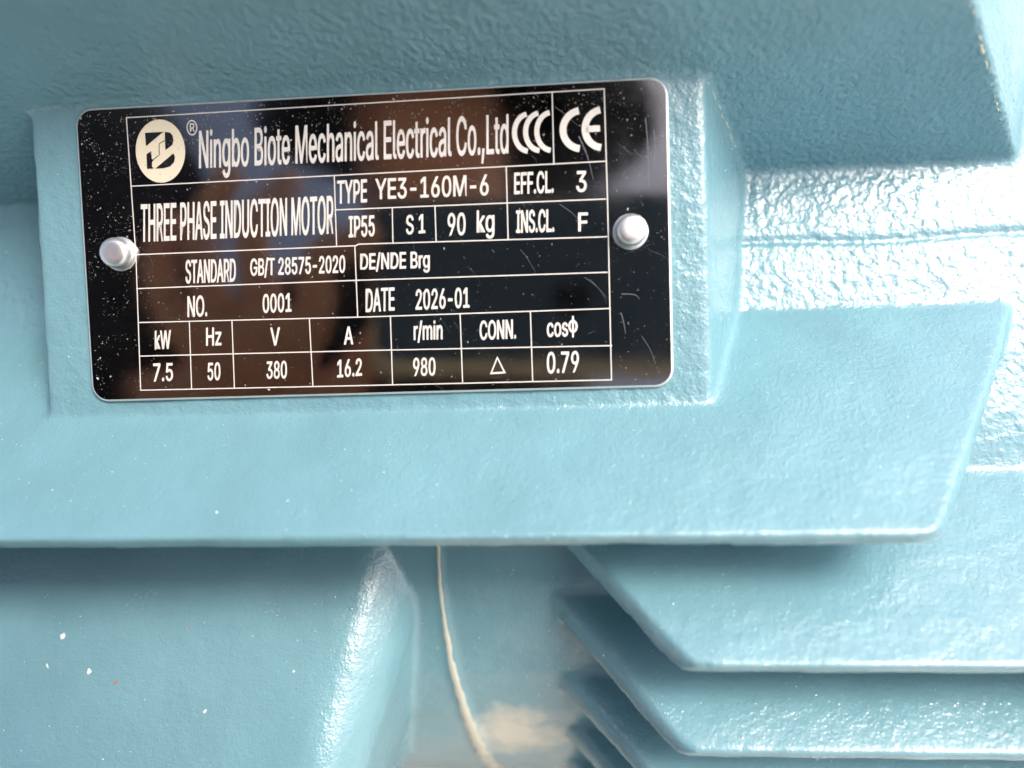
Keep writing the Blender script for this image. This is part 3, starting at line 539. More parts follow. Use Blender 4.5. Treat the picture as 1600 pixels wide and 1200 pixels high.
    'M': (1235, '118,0 118,1000 298,1000 545,368 549,356 554,343 559,328 565,312 570,295 576,278 582,260 588,241 594,222 600,203 606,184 612,165 618,146 623,129 628,112 632,96 604,96 609,111 614,127 619,144 625,162 631,181 636,200 643,219 649,238 655,257 661,276 667,294 672,311 678,327 683,342 688,356 693,368 936,1000 1116,1000 1116,0 991,0 991,572 991,588 991,605 991,623 992,643 992,662 992,683 992,704 993,725 993,746 994,768 994,790 995,812 995,834 996,856 996,877 997,899 1008,899 1001,875 994,852 986,828 978,805 970,781 963,758 955,735 947,713 940,692 933,671 926,651 919,633 912,615 906,599 901,585 896,572 672,0 562,0 335,572 330,584 325,598 319,614 313,631 306,649 299,668 292,689 285,710 277,732 270,754 262,777 254,801 246,826 237,850 229,874 220,899 234,899 234,880 235,860 235,839 236,818 236,796 237,774 237,752 238,731 238,709 238,687 239,666 239,646 239,626 239,607 240,589 240,572 240,0', '0,93,1 93,2,1 93,94,2 94,3,2 36,57,37 57,38,37 57,58,38 58,39,38 0,92,93 95,3,94 36,56,57 59,39,58 96,3,95 36,55,56 60,55,59 55,39,59 0,97,92 97,91,92 97,91,96 91,3,96 36,60,55 60,54,55 36,61,60 90,3,91 0,98,97 36,62,61 89,3,90 0,99,98 36,63,62 88,3,89 0,100,99 36,64,63 87,3,88 0,101,100 36,65,64 86,3,87 0,102,101 36,66,65 85,3,86 0,103,102 36,67,66 84,3,85 0,104,103 36,68,67 83,3,84 0,105,104 36,69,68 82,3,83 0,106,105 36,70,69 81,3,82 0,107,106 36,71,70 80,3,81 0,108,107 36,72,71 79,3,80 0,109,108 36,73,72 78,3,79 0,110,109 36,74,73 77,3,78 0,111,110 76,3,77 36,75,74 76,4,3 35,75,36 76,5,4 34,75,35 76,6,5 33,75,34 76,7,6 32,75,33 76,8,7 31,75,32 76,9,8 30,75,31 76,10,9 29,75,30 76,11,10 28,75,29 76,12,11 27,75,28 76,13,12 26,75,27 76,14,13 25,75,26 76,15,14 24,75,25 76,16,15 23,75,24 76,22,16 22,17,16 22,17,23 17,75,23 18,75,17 76,21,22 19,75,18 76,20,21 76,19,20 76,75,19'),
    'N': (1029, '118,0 118,1000 268,1000 674,359 683,346 692,331 702,315 713,296 725,276 736,255 749,233 762,210 775,185 788,160 801,135 813,108 796,105 793,133 791,160 789,186 788,213 787,238 786,263 785,287 785,309 784,330 784,350 784,367 784,383 784,1000 911,1000 911,0 760,0 397,570 385,590 373,609 361,629 349,650 336,672 322,696 307,721 291,749 274,779 255,812 234,849 211,889 234,892 236,855 237,820 239,787 240,754 242,724 243,695 244,669 244,645 245,623 245,603 246,586 246,572 246,0', '0,45,1 45,2,1 45,46,2 46,3,2 28,30,29 28,31,30 47,3,46 0,44,45 48,43,47 43,3,47 0,48,44 48,43,44 0,49,48 42,3,43 0,50,49 41,3,42 0,51,50 40,3,41 0,52,51 39,3,40 38,3,39 0,53,52 37,3,38 0,54,53 36,3,37 0,55,54 35,3,36 0,56,55 34,3,35 0,57,56 33,3,34 0,58,57 0,59,58 32,3,33 27,31,28 26,31,27 32,4,3 25,31,26 32,5,4 32,6,5 24,31,25 32,7,6 23,31,24 32,8,7 22,31,23 32,9,8 21,31,22 32,10,9 20,31,21 32,11,10 19,31,20 32,12,11 18,31,19 32,13,12 32,17,13 17,14,13 17,14,18 14,31,18 15,31,14 32,16,17 16,31,15 32,31,16'),
    'O': (1048, '525,-13 462,-10 403,2 348,22 296,49 248,83 206,125 169,172 137,227 112,287 94,352 83,423 79,499 83,576 94,647 112,713 137,773 169,827 206,875 248,916 296,951 348,978 403,998 462,1010 525,1013 587,1010 647,998 702,978 754,951 802,916 844,875 880,827 912,773 937,713 955,647 966,576 969,499 966,423 955,352 937,287 912,227 880,172 844,125 802,83 754,49 702,22 647,2 587,-10 525,104 568,107 610,115 649,130 687,149 721,175 752,205 779,242 803,283 821,330 835,382 843,438 846,499 843,561 835,618 821,670 803,717 779,758 752,795 721,825 687,851 649,870 610,885 568,893 525,896 481,893 439,885 400,870 362,850 328,825 297,794 270,758 246,716 228,669 214,618 206,561 203,499 206,438 214,382 228,330 246,284 270,242 297,206 328,175 362,150 400,130 439,115 481,107', '23,25,24 22,25,23 22,26,25 21,26,22 21,27,26 20,27,21 20,28,27 19,28,20 19,29,28 18,29,19 18,73,29 73,72,29 72,71,29 71,30,29 70,30,71 18,74,73 69,30,70 18,75,74 17,75,18 69,31,30 68,31,69 17,76,75 67,31,68 17,77,76 16,77,17 67,32,31 66,32,67 16,78,77 65,32,66 16,79,78 15,79,16 65,33,32 64,33,65 15,80,79 63,33,64 15,81,80 14,81,15 63,34,33 62,34,63 14,82,81 13,82,14 62,35,34 61,35,62 13,83,82 12,83,13 61,36,35 60,36,61 12,84,83 11,84,12 11,85,84 59,36,60 59,37,36 11,86,85 58,37,59 10,86,11 58,38,37 10,87,86 57,38,58 9,87,10 57,39,38 9,88,87 56,39,57 8,88,9 56,40,39 8,89,88 55,40,56 8,90,89 54,40,55 7,90,8 54,41,40 7,91,90 53,41,54 7,92,91 52,41,53 52,42,41 6,92,7 6,93,92 51,42,52 6,94,93 50,42,51 50,43,42 5,94,6 5,95,94 49,43,50 5,48,95 48,43,49 5,43,48 5,44,43 4,44,5 3,44,4 3,45,44 2,45,3 2,46,45 2,47,46 1,47,2 1,0,47'),
    'P': (874, '118,0 118,1000 462,1000 518,997 568,990 613,976 653,958 689,935 719,909 745,879 766,845 782,808 794,769 801,727 803,683 801,640 794,598 782,559 766,522 745,488 719,457 689,430 653,407 613,389 568,376 518,368 462,365 215,365 215,477 457,477 494,478 528,483 558,492 584,503 606,518 626,535 642,555 655,577 665,601 672,627 676,654 677,683 676,712 672,740 665,765 655,789 642,811 626,831 606,848 584,862 557,874 527,882 494,887 456,889 245,889 245,0', '0,54,1 54,2,1 54,3,2 54,4,3 54,5,4 54,6,5 54,7,6 54,8,7 54,53,8 53,9,8 0,28,54 28,55,54 52,9,53 51,9,52 50,9,51 50,10,9 49,10,50 48,10,49 47,10,48 47,11,10 46,11,47 45,11,46 45,12,11 44,12,45 44,13,12 43,13,44 42,13,43 42,14,13 41,14,42 40,14,41 40,15,14 39,15,40 39,16,15 38,16,39 37,16,38 37,17,16 36,17,37 36,18,17 35,18,36 34,18,35 34,19,18 33,19,34 32,19,33 31,19,32 31,20,19 30,20,31 29,20,30 0,27,28 55,29,28 55,26,29 26,20,29 26,21,20 26,22,21 26,23,22 26,24,23 26,25,24 0,26,27 0,55,26'),
    'R': (883, '118,0 118,1000 464,1000 519,998 569,990 614,978 655,960 690,939 721,913 746,884 767,851 784,815 795,777 802,736 805,692 802,648 795,607 784,569 767,534 746,501 721,473 690,448 654,427 614,410 569,398 519,391 464,389 189,389 189,501 459,501 496,503 530,507 559,514 585,524 608,537 627,553 643,570 656,591 666,613 673,637 677,664 679,692 677,721 673,748 666,773 656,796 643,816 627,835 608,851 585,864 559,875 529,882 495,887 458,889 245,889 245,0 694,0 452,450 595,450 841,0', '0,28,1 28,54,1 54,2,1 54,3,2 54,4,3 54,5,4 54,6,5 54,7,6 54,8,7 54,53,8 53,9,8 28,55,54 52,9,53 51,9,52 51,10,9 50,10,51 49,10,50 48,10,49 48,11,10 47,11,48 46,11,47 45,11,46 45,12,11 44,12,45 44,13,12 43,13,44 42,13,43 42,14,13 41,14,42 40,14,41 40,15,14 39,15,40 39,16,15 38,16,39 37,16,38 37,17,16 36,17,37 35,17,36 35,18,17 34,18,35 33,18,34 33,19,18 32,19,33 31,19,32 30,19,31 29,19,30 0,27,28 55,29,28 55,57,29 57,19,29 57,20,19 57,58,20 58,21,20 55,26,57 26,56,57 59,22,58 22,21,58 23,59,22 24,59,23 25,59,24 26,59,25 0,26,27 0,55,26 56,59,26'),
    'S': (878, '440,-17 387,-15 338,-9 293,3 251,18 213,38 179,61 150,88 126,118 105,152 90,188 80,227 75,268 205,268 209,241 217,216 228,193 243,172 260,155 280,139 302,126 327,115 354,107 381,101 410,98 440,97 473,98 504,102 534,109 562,118 588,131 610,145 630,162 648,181 661,201 671,224 677,248 679,274 678,297 673,317 664,335 653,352 638,366 622,379 603,391 582,402 559,412 534,421 508,429 481,437 361,470 303,489 251,512 207,538 169,568 140,603 119,641 106,684 102,732 105,773 113,811 127,847 147,880 172,910 201,936 234,959 270,979 311,994 353,1005 399,1011 446,1013 495,1011 540,1005 582,994 621,978 657,959 689,936 717,911 741,882 761,850 775,817 784,781 788,743 663,743 656,778 642,810 621,837 594,860 562,878 526,891 486,899 442,901 411,900 382,896 354,889 329,880 306,869 285,855 268,840 253,822 241,803 233,783 228,761 226,738 228,714 234,692 244,673 257,656 274,641 292,627 312,616 333,606 355,597 376,589 397,582 417,577 519,549 542,543 565,536 588,527 612,518 637,508 660,496 683,482 705,467 726,450 744,432 761,411 776,388 787,363 796,336 801,305 803,272 800,233 792,195 779,159 760,125 736,94 707,66 674,42 636,21 593,4 546,-8 495,-15', '69,71,70 68,71,69 68,72,71 67,72,68 67,73,72 66,73,67 66,74,73 65,74,66 65,75,74 64,75,65 64,76,75 64,77,76 63,77,64 63,91,77 91,90,77 90,78,77 62,92,63 92,91,63 62,93,92 89,78,90 62,94,93 88,78,89 62,95,94 88,79,78 61,95,62 61,96,95 87,79,88 61,97,96 86,79,87 61,98,97 86,80,79 60,98,61 60,99,98 85,80,86 60,100,99 85,81,80 59,100,60 84,81,85 59,101,100 59,102,101 84,82,81 83,82,84 58,102,59 58,103,102 58,104,103 57,104,58 57,105,104 57,106,105 56,106,57 56,107,106 56,108,107 55,108,56 55,109,108 55,110,109 55,111,110 55,112,111 54,112,55 54,113,112 54,114,113 54,115,114 54,116,115 53,116,54 53,117,116 53,118,117 52,118,53 52,119,118 52,120,119 52,121,120 51,121,52 51,122,121 51,123,122 50,123,51 50,124,123 49,124,50 49,125,124 49,126,125 48,126,49 48,127,126 47,127,48 46,127,47 45,127,46 45,128,127 44,128,45 43,128,44 43,129,128 42,129,43 41,129,42 41,130,129 40,130,41 40,131,130 39,131,40 38,131,39 38,132,131 37,132,38 36,132,37 36,133,132 11,13,12 11,14,13 35,133,36 11,15,14 35,134,133 10,15,11 34,134,35 10,16,15 33,134,34 33,135,134 10,17,16 9,17,10 32,135,33 9,18,17 31,135,32 31,136,135 9,19,18 8,19,9 30,136,31 8,20,19 29,136,30 8,21,20 29,137,136 28,137,29 7,21,8 7,22,21 27,137,28 7,23,22 26,137,27 7,24,23 25,137,26 7,25,24 7,137,25 7,138,137 6,138,7 6,139,138 5,139,6 5,140,139 4,140,5 4,141,140 3,141,4 3,142,141 2,142,3 2,143,142 1,143,2 1,0,143'),
    'T': (882, '62,888 62,1000 819,1000 819,888 505,888 505,0 379,0 379,888', '0,2,1 0,3,2 7,3,0 6,4,7 4,3,7 6,5,4'),
    'U': (1017, '509,-16 452,-13 398,-5 349,10 303,30 261,55 225,85 193,119 166,157 145,199 130,243 121,290 118,340 118,1000 244,1000 244,350 246,315 252,282 262,251 277,222 294,195 315,172 340,151 368,134 399,119 433,109 469,103 509,101 549,103 585,109 619,119 650,134 678,151 702,172 723,195 740,222 754,251 764,282 770,315 772,350 772,1000 899,1000 899,340 896,290 887,243 871,199 850,157 824,119 792,85 756,55 714,30 669,10 619,-5 566,-13', '12,14,13 12,15,14 39,41,40 39,42,41 12,16,15 38,42,39 11,16,12 38,43,42 11,17,16 37,43,38 37,44,43 10,17,11 10,18,17 36,44,37 10,19,18 35,44,36 35,45,44 9,19,10 9,20,19 34,45,35 34,46,45 8,20,9 8,21,20 33,46,34 8,22,21 32,46,33 7,22,8 32,47,46 7,23,22 31,47,32 7,24,23 30,47,31 7,25,24 29,47,30 29,48,47 6,25,7 6,26,25 28,48,29 6,27,26 27,48,28 6,48,27 6,49,48 5,49,6 4,49,5 4,50,49 3,50,4 3,51,50 2,51,3 2,52,51 1,52,2 1,53,52 0,53,1'),
    'V': (943, '401,0 32,1000 166,1000 378,405 387,378 398,346 410,310 423,270 437,225 453,175 469,120 487,60 461,60 479,121 495,177 511,227 525,271 538,311 549,347 560,378 569,405 776,1000 910,1000 546,0', '0,2,1 0,3,2 20,22,21 20,23,22 0,4,3 19,23,20 18,23,19 0,5,4 17,23,18 0,6,5 16,23,17 0,7,6 15,23,16 0,8,7 14,23,15 0,9,8 13,23,14 0,10,9 12,11,13 11,23,13 0,11,10 0,23,11'),
    'W': (1349, '305,0 32,1000 162,1000 321,385 327,361 333,336 339,311 345,286 351,261 356,235 362,210 367,184 372,158 378,132 382,105 387,78 372,78 377,105 382,132 387,158 393,184 398,210 404,235 409,261 415,286 422,311 428,336 434,361 440,385 602,1000 746,1000 907,385 914,361 920,336 927,311 933,286 938,261 944,235 950,210 956,184 961,158 967,132 972,105 977,78 960,78 965,105 970,132 975,158 981,184 986,210 992,235 997,261 1003,286 1009,311 1015,336 1021,361 1028,385 1186,1000 1316,1000 1042,0 895,0 723,635 715,667 706,700 698,734 691,769 683,807 675,847 668,889 660,934 687,934 680,891 673,851 665,812 658,776 651,741 643,705 634,670 625,635 453,0', '0,2,1 0,3,2 28,69,29 69,30,29 69,70,30 70,31,30 56,58,57 56,59,58 28,68,69 71,31,70 72,67,71 67,31,71 28,72,68 72,67,68 28,73,72 66,31,67 28,74,73 65,31,66 28,75,74 64,31,65 28,76,75 63,31,64 28,77,76 62,31,63 28,78,77 61,31,62 28,79,78 60,31,61 0,4,3 27,79,28 60,32,31 55,59,56 0,5,4 26,79,27 60,33,32 54,59,55 0,6,5 25,79,26 60,34,33 53,59,54 0,7,6 24,79,25 60,35,34 52,59,53 0,8,7 23,79,24 60,36,35 51,59,52 0,9,8 22,79,23 60,37,36 50,59,51 0,10,9 21,79,22 60,38,37 49,59,50 0,11,10 20,79,21 60,39,38 48,59,49 0,12,11 19,79,20 60,40,39 47,59,48 0,13,12 60,41,40 18,79,19 46,59,47 0,17,13 17,14,13 17,14,18 14,79,18 60,45,41 45,42,41 45,42,46 42,59,46 0,16,17 60,44,45 15,79,14 43,59,42 0,15,16 0,79,15 60,43,44 60,59,43'),
    'Y': (928, '400,0 400,409 32,1000 179,1000 378,677 394,651 409,625 423,599 437,574 450,548 463,519 477,488 491,453 440,453 453,488 467,520 480,550 494,576 507,601 521,626 536,651 551,677 749,1000 895,1000 527,409 527,0', '1,3,2 1,4,3 21,23,22 21,24,23 1,5,4 20,24,21 19,24,20 1,6,5 18,24,19 1,7,6 17,24,18 1,8,7 16,24,17 1,9,8 15,24,16 1,10,9 14,11,15 11,24,15 1,14,10 14,11,10 1,13,14 12,24,11 1,12,13 1,24,12 0,24,1 0,25,24'),
    'a': (765, '314,-17 280,-15 247,-10 215,-2 186,10 158,25 134,42 112,63 94,88 79,115 68,144 62,177 60,212 61,243 66,270 74,295 85,316 99,335 114,352 132,367 152,380 174,390 197,400 221,408 246,414 272,420 298,424 324,429 350,432 382,436 411,440 437,443 459,446 479,448 496,452 510,456 521,462 530,468 537,477 540,488 542,501 542,505 541,527 537,547 532,566 524,583 514,598 502,612 488,623 471,633 453,641 432,646 409,649 385,650 359,649 335,646 313,641 293,634 275,625 259,615 244,603 231,591 220,578 211,565 203,552 197,538 81,572 95,605 112,633 132,658 154,680 179,699 205,715 232,728 261,738 291,746 321,751 351,755 381,756 402,755 423,753 446,750 470,746 494,740 517,731 540,721 562,708 583,693 602,675 618,654 634,630 646,602 655,570 660,534 662,494 662,0 544,0 544,102 536,102 528,89 519,76 508,62 495,48 480,35 464,23 444,12 423,2 400,-6 374,-12 345,-16 335,89 367,91 397,96 424,104 448,115 470,129 488,145 504,163 518,183 528,204 536,226 540,248 542,271 542,373 537,369 530,365 521,361 510,358 498,354 484,351 470,348 455,346 439,343 424,341 409,339 394,337 379,335 367,333 355,332 345,330 324,327 303,323 283,318 264,312 246,304 230,296 216,286 203,274 193,260 186,244 182,226 181,206 182,188 185,171 192,156 200,142 211,130 224,119 239,110 255,103 273,97 292,93 313,90', '77,79,78 77,80,79 76,80,77 76,81,80 75,81,76 75,82,81 74,82,75 74,83,82 74,84,83 73,84,74 73,85,84 72,85,73 72,86,85 71,86,72 71,87,86 70,87,71 70,88,87 69,88,70 69,89,88 68,54,69 54,53,69 53,89,69 53,52,89 52,90,89 68,55,54 51,90,52 68,56,55 50,90,51 68,57,56 49,90,50 68,58,57 67,58,68 48,90,49 48,91,90 67,59,58 47,91,48 67,60,59 46,91,47 66,60,67 66,61,60 46,92,91 45,92,46 66,62,61 44,92,45 66,63,62 65,64,66 64,63,66 44,93,92 43,93,44 42,93,43 42,94,93 41,94,42 40,94,41 39,94,40 39,95,94 38,95,39 37,95,38 36,95,37 35,123,36 123,95,36 34,123,35 33,123,34 32,123,33 31,123,32 30,123,31 29,123,30 28,123,29 27,123,28 26,123,27 25,123,26 24,123,25 23,123,24 22,123,23 21,123,22 20,123,21 19,123,20 19,124,123 122,95,123 19,125,124 18,125,19 18,126,125 18,127,126 18,128,127 18,129,128 17,129,18 17,130,129 17,131,130 17,132,131 17,133,132 17,134,133 17,135,134 17,136,135 16,136,17 16,137,136 16,138,137 16,139,138 16,140,139 16,141,140 16,142,141 16,143,142 15,143,16 15,144,143 15,145,144 15,146,145 14,146,15 14,147,146 14,148,147 121,95,122 13,148,14 13,149,148 120,95,121 13,150,149 12,150,13 12,151,150 119,95,120 11,151,12 11,152,151 118,95,119 11,153,152 117,95,118 10,153,11 10,154,153 116,97,117 97,95,117 10,155,154 115,97,116 9,155,10 9,156,155 9,157,156 114,97,115 9,158,157 113,97,114 8,158,9 8,159,158 112,98,113 98,97,113 8,160,159 112,99,98 96,95,97 8,161,160 111,99,112 8,162,161 110,99,111 8,110,162 8,99,110 8,100,99 7,100,8 7,101,100 6,101,7 6,102,101 6,103,102 5,103,6 5,104,103 4,104,5 4,105,104 4,106,105 3,106,4 3,107,106 2,107,3 2,108,107 1,108,2 1,109,108 0,109,1'),
    'b': (834, '451,-16 418,-15 389,-10 362,-3 339,7 318,20 300,33 284,47 271,61 259,76 249,90 240,103 232,115 220,115 220,0 103,0 103,1000 223,1000 223,628 232,628 240,639 249,652 259,665 270,680 283,694 299,708 317,721 337,733 360,743 387,750 417,754 450,756 496,753 538,744 578,729 615,709 649,683 679,652 705,616 727,575 744,530 757,481 765,428 767,371 765,314 757,261 745,212 727,166 705,125 679,89 650,58 616,32 579,11 539,-4 496,-13 433,92 466,94 497,101 524,113 549,129 572,149 591,172 607,199 621,229 631,262 639,297 643,334 645,372 643,411 639,447 632,481 621,513 608,543 591,569 572,592 550,612 525,628 497,639 466,646 433,648 400,646 369,640 342,629 317,613 295,594 276,572 259,546 246,517 235,485 228,450 223,412 221,372 223,332 228,294 235,259 246,226 260,196 276,170 296,147 318,128 343,112 370,101 400,94', '15,17,16 15,18,17 30,32,31 29,32,30 29,33,32 28,33,29 28,34,33 27,34,28 26,34,27 26,35,34 25,35,26 25,36,35 24,36,25 23,36,24 23,37,36 22,37,23 21,37,22 21,79,37 79,78,37 78,38,37 20,79,21 20,80,79 20,81,80 77,38,78 20,82,81 76,38,77 19,82,20 19,83,82 75,38,76 15,19,18 15,88,19 88,87,19 87,86,19 86,85,19 85,84,19 84,83,19 75,39,38 74,39,75 73,39,74 73,40,39 72,40,73 71,40,72 71,41,40 70,41,71 15,89,88 69,41,70 69,42,41 15,90,89 68,42,69 68,43,42 15,91,90 67,43,68 15,92,91 66,43,67 66,44,43 65,44,66 15,93,92 65,45,44 64,45,65 15,94,93 63,45,64 63,46,45 15,95,94 62,46,63 15,96,95 62,47,46 61,47,62 15,13,96 13,97,96 60,47,61 13,98,97 60,48,47 59,48,60 13,99,98 58,48,59 13,12,99 12,100,99 58,49,48 15,14,13 11,100,12 57,49,58 11,101,100 10,101,11 56,49,57 10,102,101 55,49,56 10,55,102 10,49,55 9,49,10 9,50,49 8,50,9 7,50,8 7,51,50 6,51,7 5,51,6 5,52,51 4,52,5 4,53,52 3,53,4 2,53,3 2,54,53 1,54,2 1,0,54'),
    'c': (778, '407,-16 358,-13 312,-4 269,11 230,32 193,59 161,90 134,126 110,167 91,212 78,261 70,313 67,368 70,425 78,478 91,527 110,572 134,613 161,649 193,681 230,707 269,729 312,744 358,753 407,756 435,755 461,752 486,748 511,741 535,733 558,724 579,712 600,700 619,685 637,669 653,652 668,633 681,613 693,591 703,568 711,544 595,515 591,529 585,543 579,556 571,568 562,580 553,591 542,601 531,611 518,619 505,627 491,633 476,639 460,643 443,646 426,648 407,648 372,646 340,639 311,627 285,610 263,589 243,565 227,538 213,508 203,475 195,441 191,406 189,368 191,332 195,297 203,263 213,231 227,201 243,174 263,150 285,130 311,113 340,101 372,94 407,91 426,92 444,94 461,97 477,101 492,107 506,114 520,121 532,130 544,140 555,150 564,162 573,174 581,187 588,201 593,215 598,230 713,201 705,177 696,153 684,131 671,110 656,91 639,73 621,57 602,42 581,29 559,17 537,7 512,-1 487,-8 461,-12 435,-15', '23,25,24 23,26,25 22,26,23 22,27,26 22,28,27 21,28,22 21,29,28 21,30,29 20,30,21 20,31,30 20,32,31 19,32,20 19,33,32 19,34,33 18,34,19 18,35,34 18,57,35 57,56,35 56,36,35 17,58,18 58,57,18 55,36,56 17,59,58 54,36,55 53,36,54 17,60,59 52,36,53 51,36,52 51,37,36 50,37,51 17,61,60 49,37,50 16,61,17 49,38,37 48,38,49 16,62,61 47,38,48 46,38,47 46,39,38 16,63,62 45,39,46 15,63,16 44,39,45 44,40,39 15,64,63 43,40,44 43,42,40 42,41,40 15,65,64 14,65,15 14,66,65 13,66,14 13,67,66 13,68,67 12,68,13 12,69,68 11,69,12 11,70,69 11,71,70 10,71,11 10,72,71 10,73,72 9,73,10 9,74,73 96,98,97 95,98,96 8,74,9 95,99,98 94,99,95 8,75,74 93,99,94 93,100,99 92,100,93 8,76,75 7,76,8 91,100,92 91,101,100 7,77,76 90,101,91 89,101,90 89,102,101 88,102,89 7,78,77 6,78,7 87,102,88 86,102,87 6,79,78 86,103,102 85,103,86 84,103,85 6,80,79 83,103,84 82,103,83 6,81,80 81,103,82 6,103,81 6,104,103 5,104,6 5,105,104 4,105,5 4,106,105 4,107,106 3,107,4 3,108,107 3,109,108 2,109,3 2,110,109 2,111,110 1,111,2 1,112,111 1,113,112 0,113,1'),
    'd': (834, '384,-16 339,-13 296,-4 256,11 219,32 185,58 155,89 129,125 107,166 90,212 77,261 70,314 67,371 70,428 77,481 90,530 108,575 130,616 156,652 186,683 220,709 257,729 297,744 339,753 385,756 418,754 448,750 474,743 497,733 518,721 536,708 551,694 565,680 576,665 586,652 595,639 602,628 611,628 611,1000 731,1000 731,0 615,0 615,115 603,115 595,103 586,90 576,76 564,61 550,47 534,33 516,20 496,7 473,-3 446,-10 417,-15 402,92 435,94 465,101 492,112 517,128 539,147 559,170 575,196 589,226 599,259 607,294 611,332 613,372 611,412 607,450 599,485 589,517 576,546 559,572 540,594 518,613 493,629 465,640 435,646 402,648 368,646 337,639 309,628 284,612 262,592 243,569 226,543 213,513 203,481 195,447 191,411 189,372 191,334 195,297 203,262 213,229 227,199 243,172 263,149 285,129 310,113 338,101 369,94', '37,39,38 37,40,39 23,25,24 23,26,25 22,26,23 22,27,26 21,27,22 21,28,27 21,29,28 20,29,21 20,30,29 19,30,20 19,31,30 19,32,31 18,32,19 18,33,32 18,34,33 17,80,18 80,79,18 79,34,18 79,35,34 78,35,79 77,35,78 17,81,80 76,35,77 17,82,81 76,36,35 75,36,76 17,83,82 75,37,36 75,74,37 74,73,37 73,72,37 72,71,37 71,70,37 70,40,37 16,83,17 16,84,83 16,85,84 15,85,16 15,86,85 15,87,86 14,87,15 14,88,87 69,40,70 14,89,88 13,89,14 68,40,69 13,90,89 12,90,13 67,40,68 12,91,90 12,92,91 66,40,67 11,92,12 11,93,92 65,40,66 10,93,11 10,94,93 64,40,65 10,95,94 9,95,10 63,40,64 9,96,95 62,40,63 8,96,9 8,97,96 61,42,62 42,40,62 8,98,97 60,42,61 7,98,8 7,99,98 59,42,60 7,100,99 58,43,59 43,42,59 6,100,7 58,44,43 41,40,42 6,101,100 57,44,58 57,45,44 6,102,101 56,45,57 6,55,102 55,45,56 6,45,55 6,46,45 5,46,6 5,47,46 5,48,47 4,48,5 4,49,48 4,50,49 3,50,4 3,51,50 2,51,3 2,52,51 2,53,52 1,53,2 1,54,53 0,54,1'),
    'e': (794, '417,-16 364,-13 316,-4 271,11 230,32 193,59 161,90 133,126 109,167 91,212 78,260 70,312 67,367 70,423 78,475 91,524 109,569 132,611 159,647 190,679 226,706 266,728 308,743 354,753 403,756 434,754 464,751 493,744 522,735 551,723 578,709 603,691 628,670 650,646 670,619 687,588 702,554 714,516 723,475 728,430 730,381 730,333 147,333 147,434 664,434 609,397 607,433 603,467 596,498 585,528 572,555 556,578 538,599 516,617 492,631 465,641 436,647 403,649 371,647 341,641 313,630 288,616 265,598 245,578 228,555 214,530 203,503 195,474 190,445 189,415 189,349 190,309 196,273 205,239 217,209 233,182 251,158 273,138 297,121 324,108 353,98 384,92 417,91 439,91 460,94 480,98 499,104 516,111 532,120 547,131 561,143 573,157 584,172 593,189 601,207 717,179 707,151 694,124 678,100 659,77 637,57 612,38 585,22 555,9 524,-2 490,-10 454,-15', '23,25,24 23,26,25 22,26,23 22,27,26 22,28,27 21,28,22 21,29,28 20,29,21 20,30,29 20,31,30 19,31,20 19,32,31 18,32,19 18,57,32 57,33,32 18,58,57 56,33,57 17,58,18 55,33,56 17,59,58 55,34,33 54,34,55 17,60,59 53,34,54 17,61,60 53,35,34 52,35,53 17,62,61 16,62,17 51,35,52 16,63,62 51,36,35 50,36,51 16,64,63 15,64,16 15,65,64 49,36,50 49,37,36 15,66,65 48,37,49 14,66,15 48,38,37 14,67,66 47,38,48 47,39,38 13,67,14 13,68,67 46,44,47 44,39,47 13,43,68 43,69,68 13,42,43 69,46,43 46,44,43 45,39,44 69,45,46 45,40,39 12,42,13 70,45,69 70,40,45 70,41,40 11,42,12 71,41,70 11,41,42 11,71,41 10,71,11 10,72,71 10,73,72 9,73,10 9,74,73 8,74,9 8,75,74 93,95,94 92,95,93 8,76,75 92,96,95 91,96,92 7,76,8 7,77,76 90,96,91 90,97,96 89,97,90 7,78,77 88,97,89 6,78,7 88,98,97 6,79,78 87,98,88 86,98,87 6,80,79 85,98,86 85,99,98 6,81,80 84,99,85 83,99,84 6,82,81 82,99,83 6,99,82 5,99,6 5,100,99 4,100,5 4,101,100 4,102,101 3,102,4 3,103,102 2,103,3 2,104,103 2,105,104 1,105,2 1,106,105 0,106,1'),
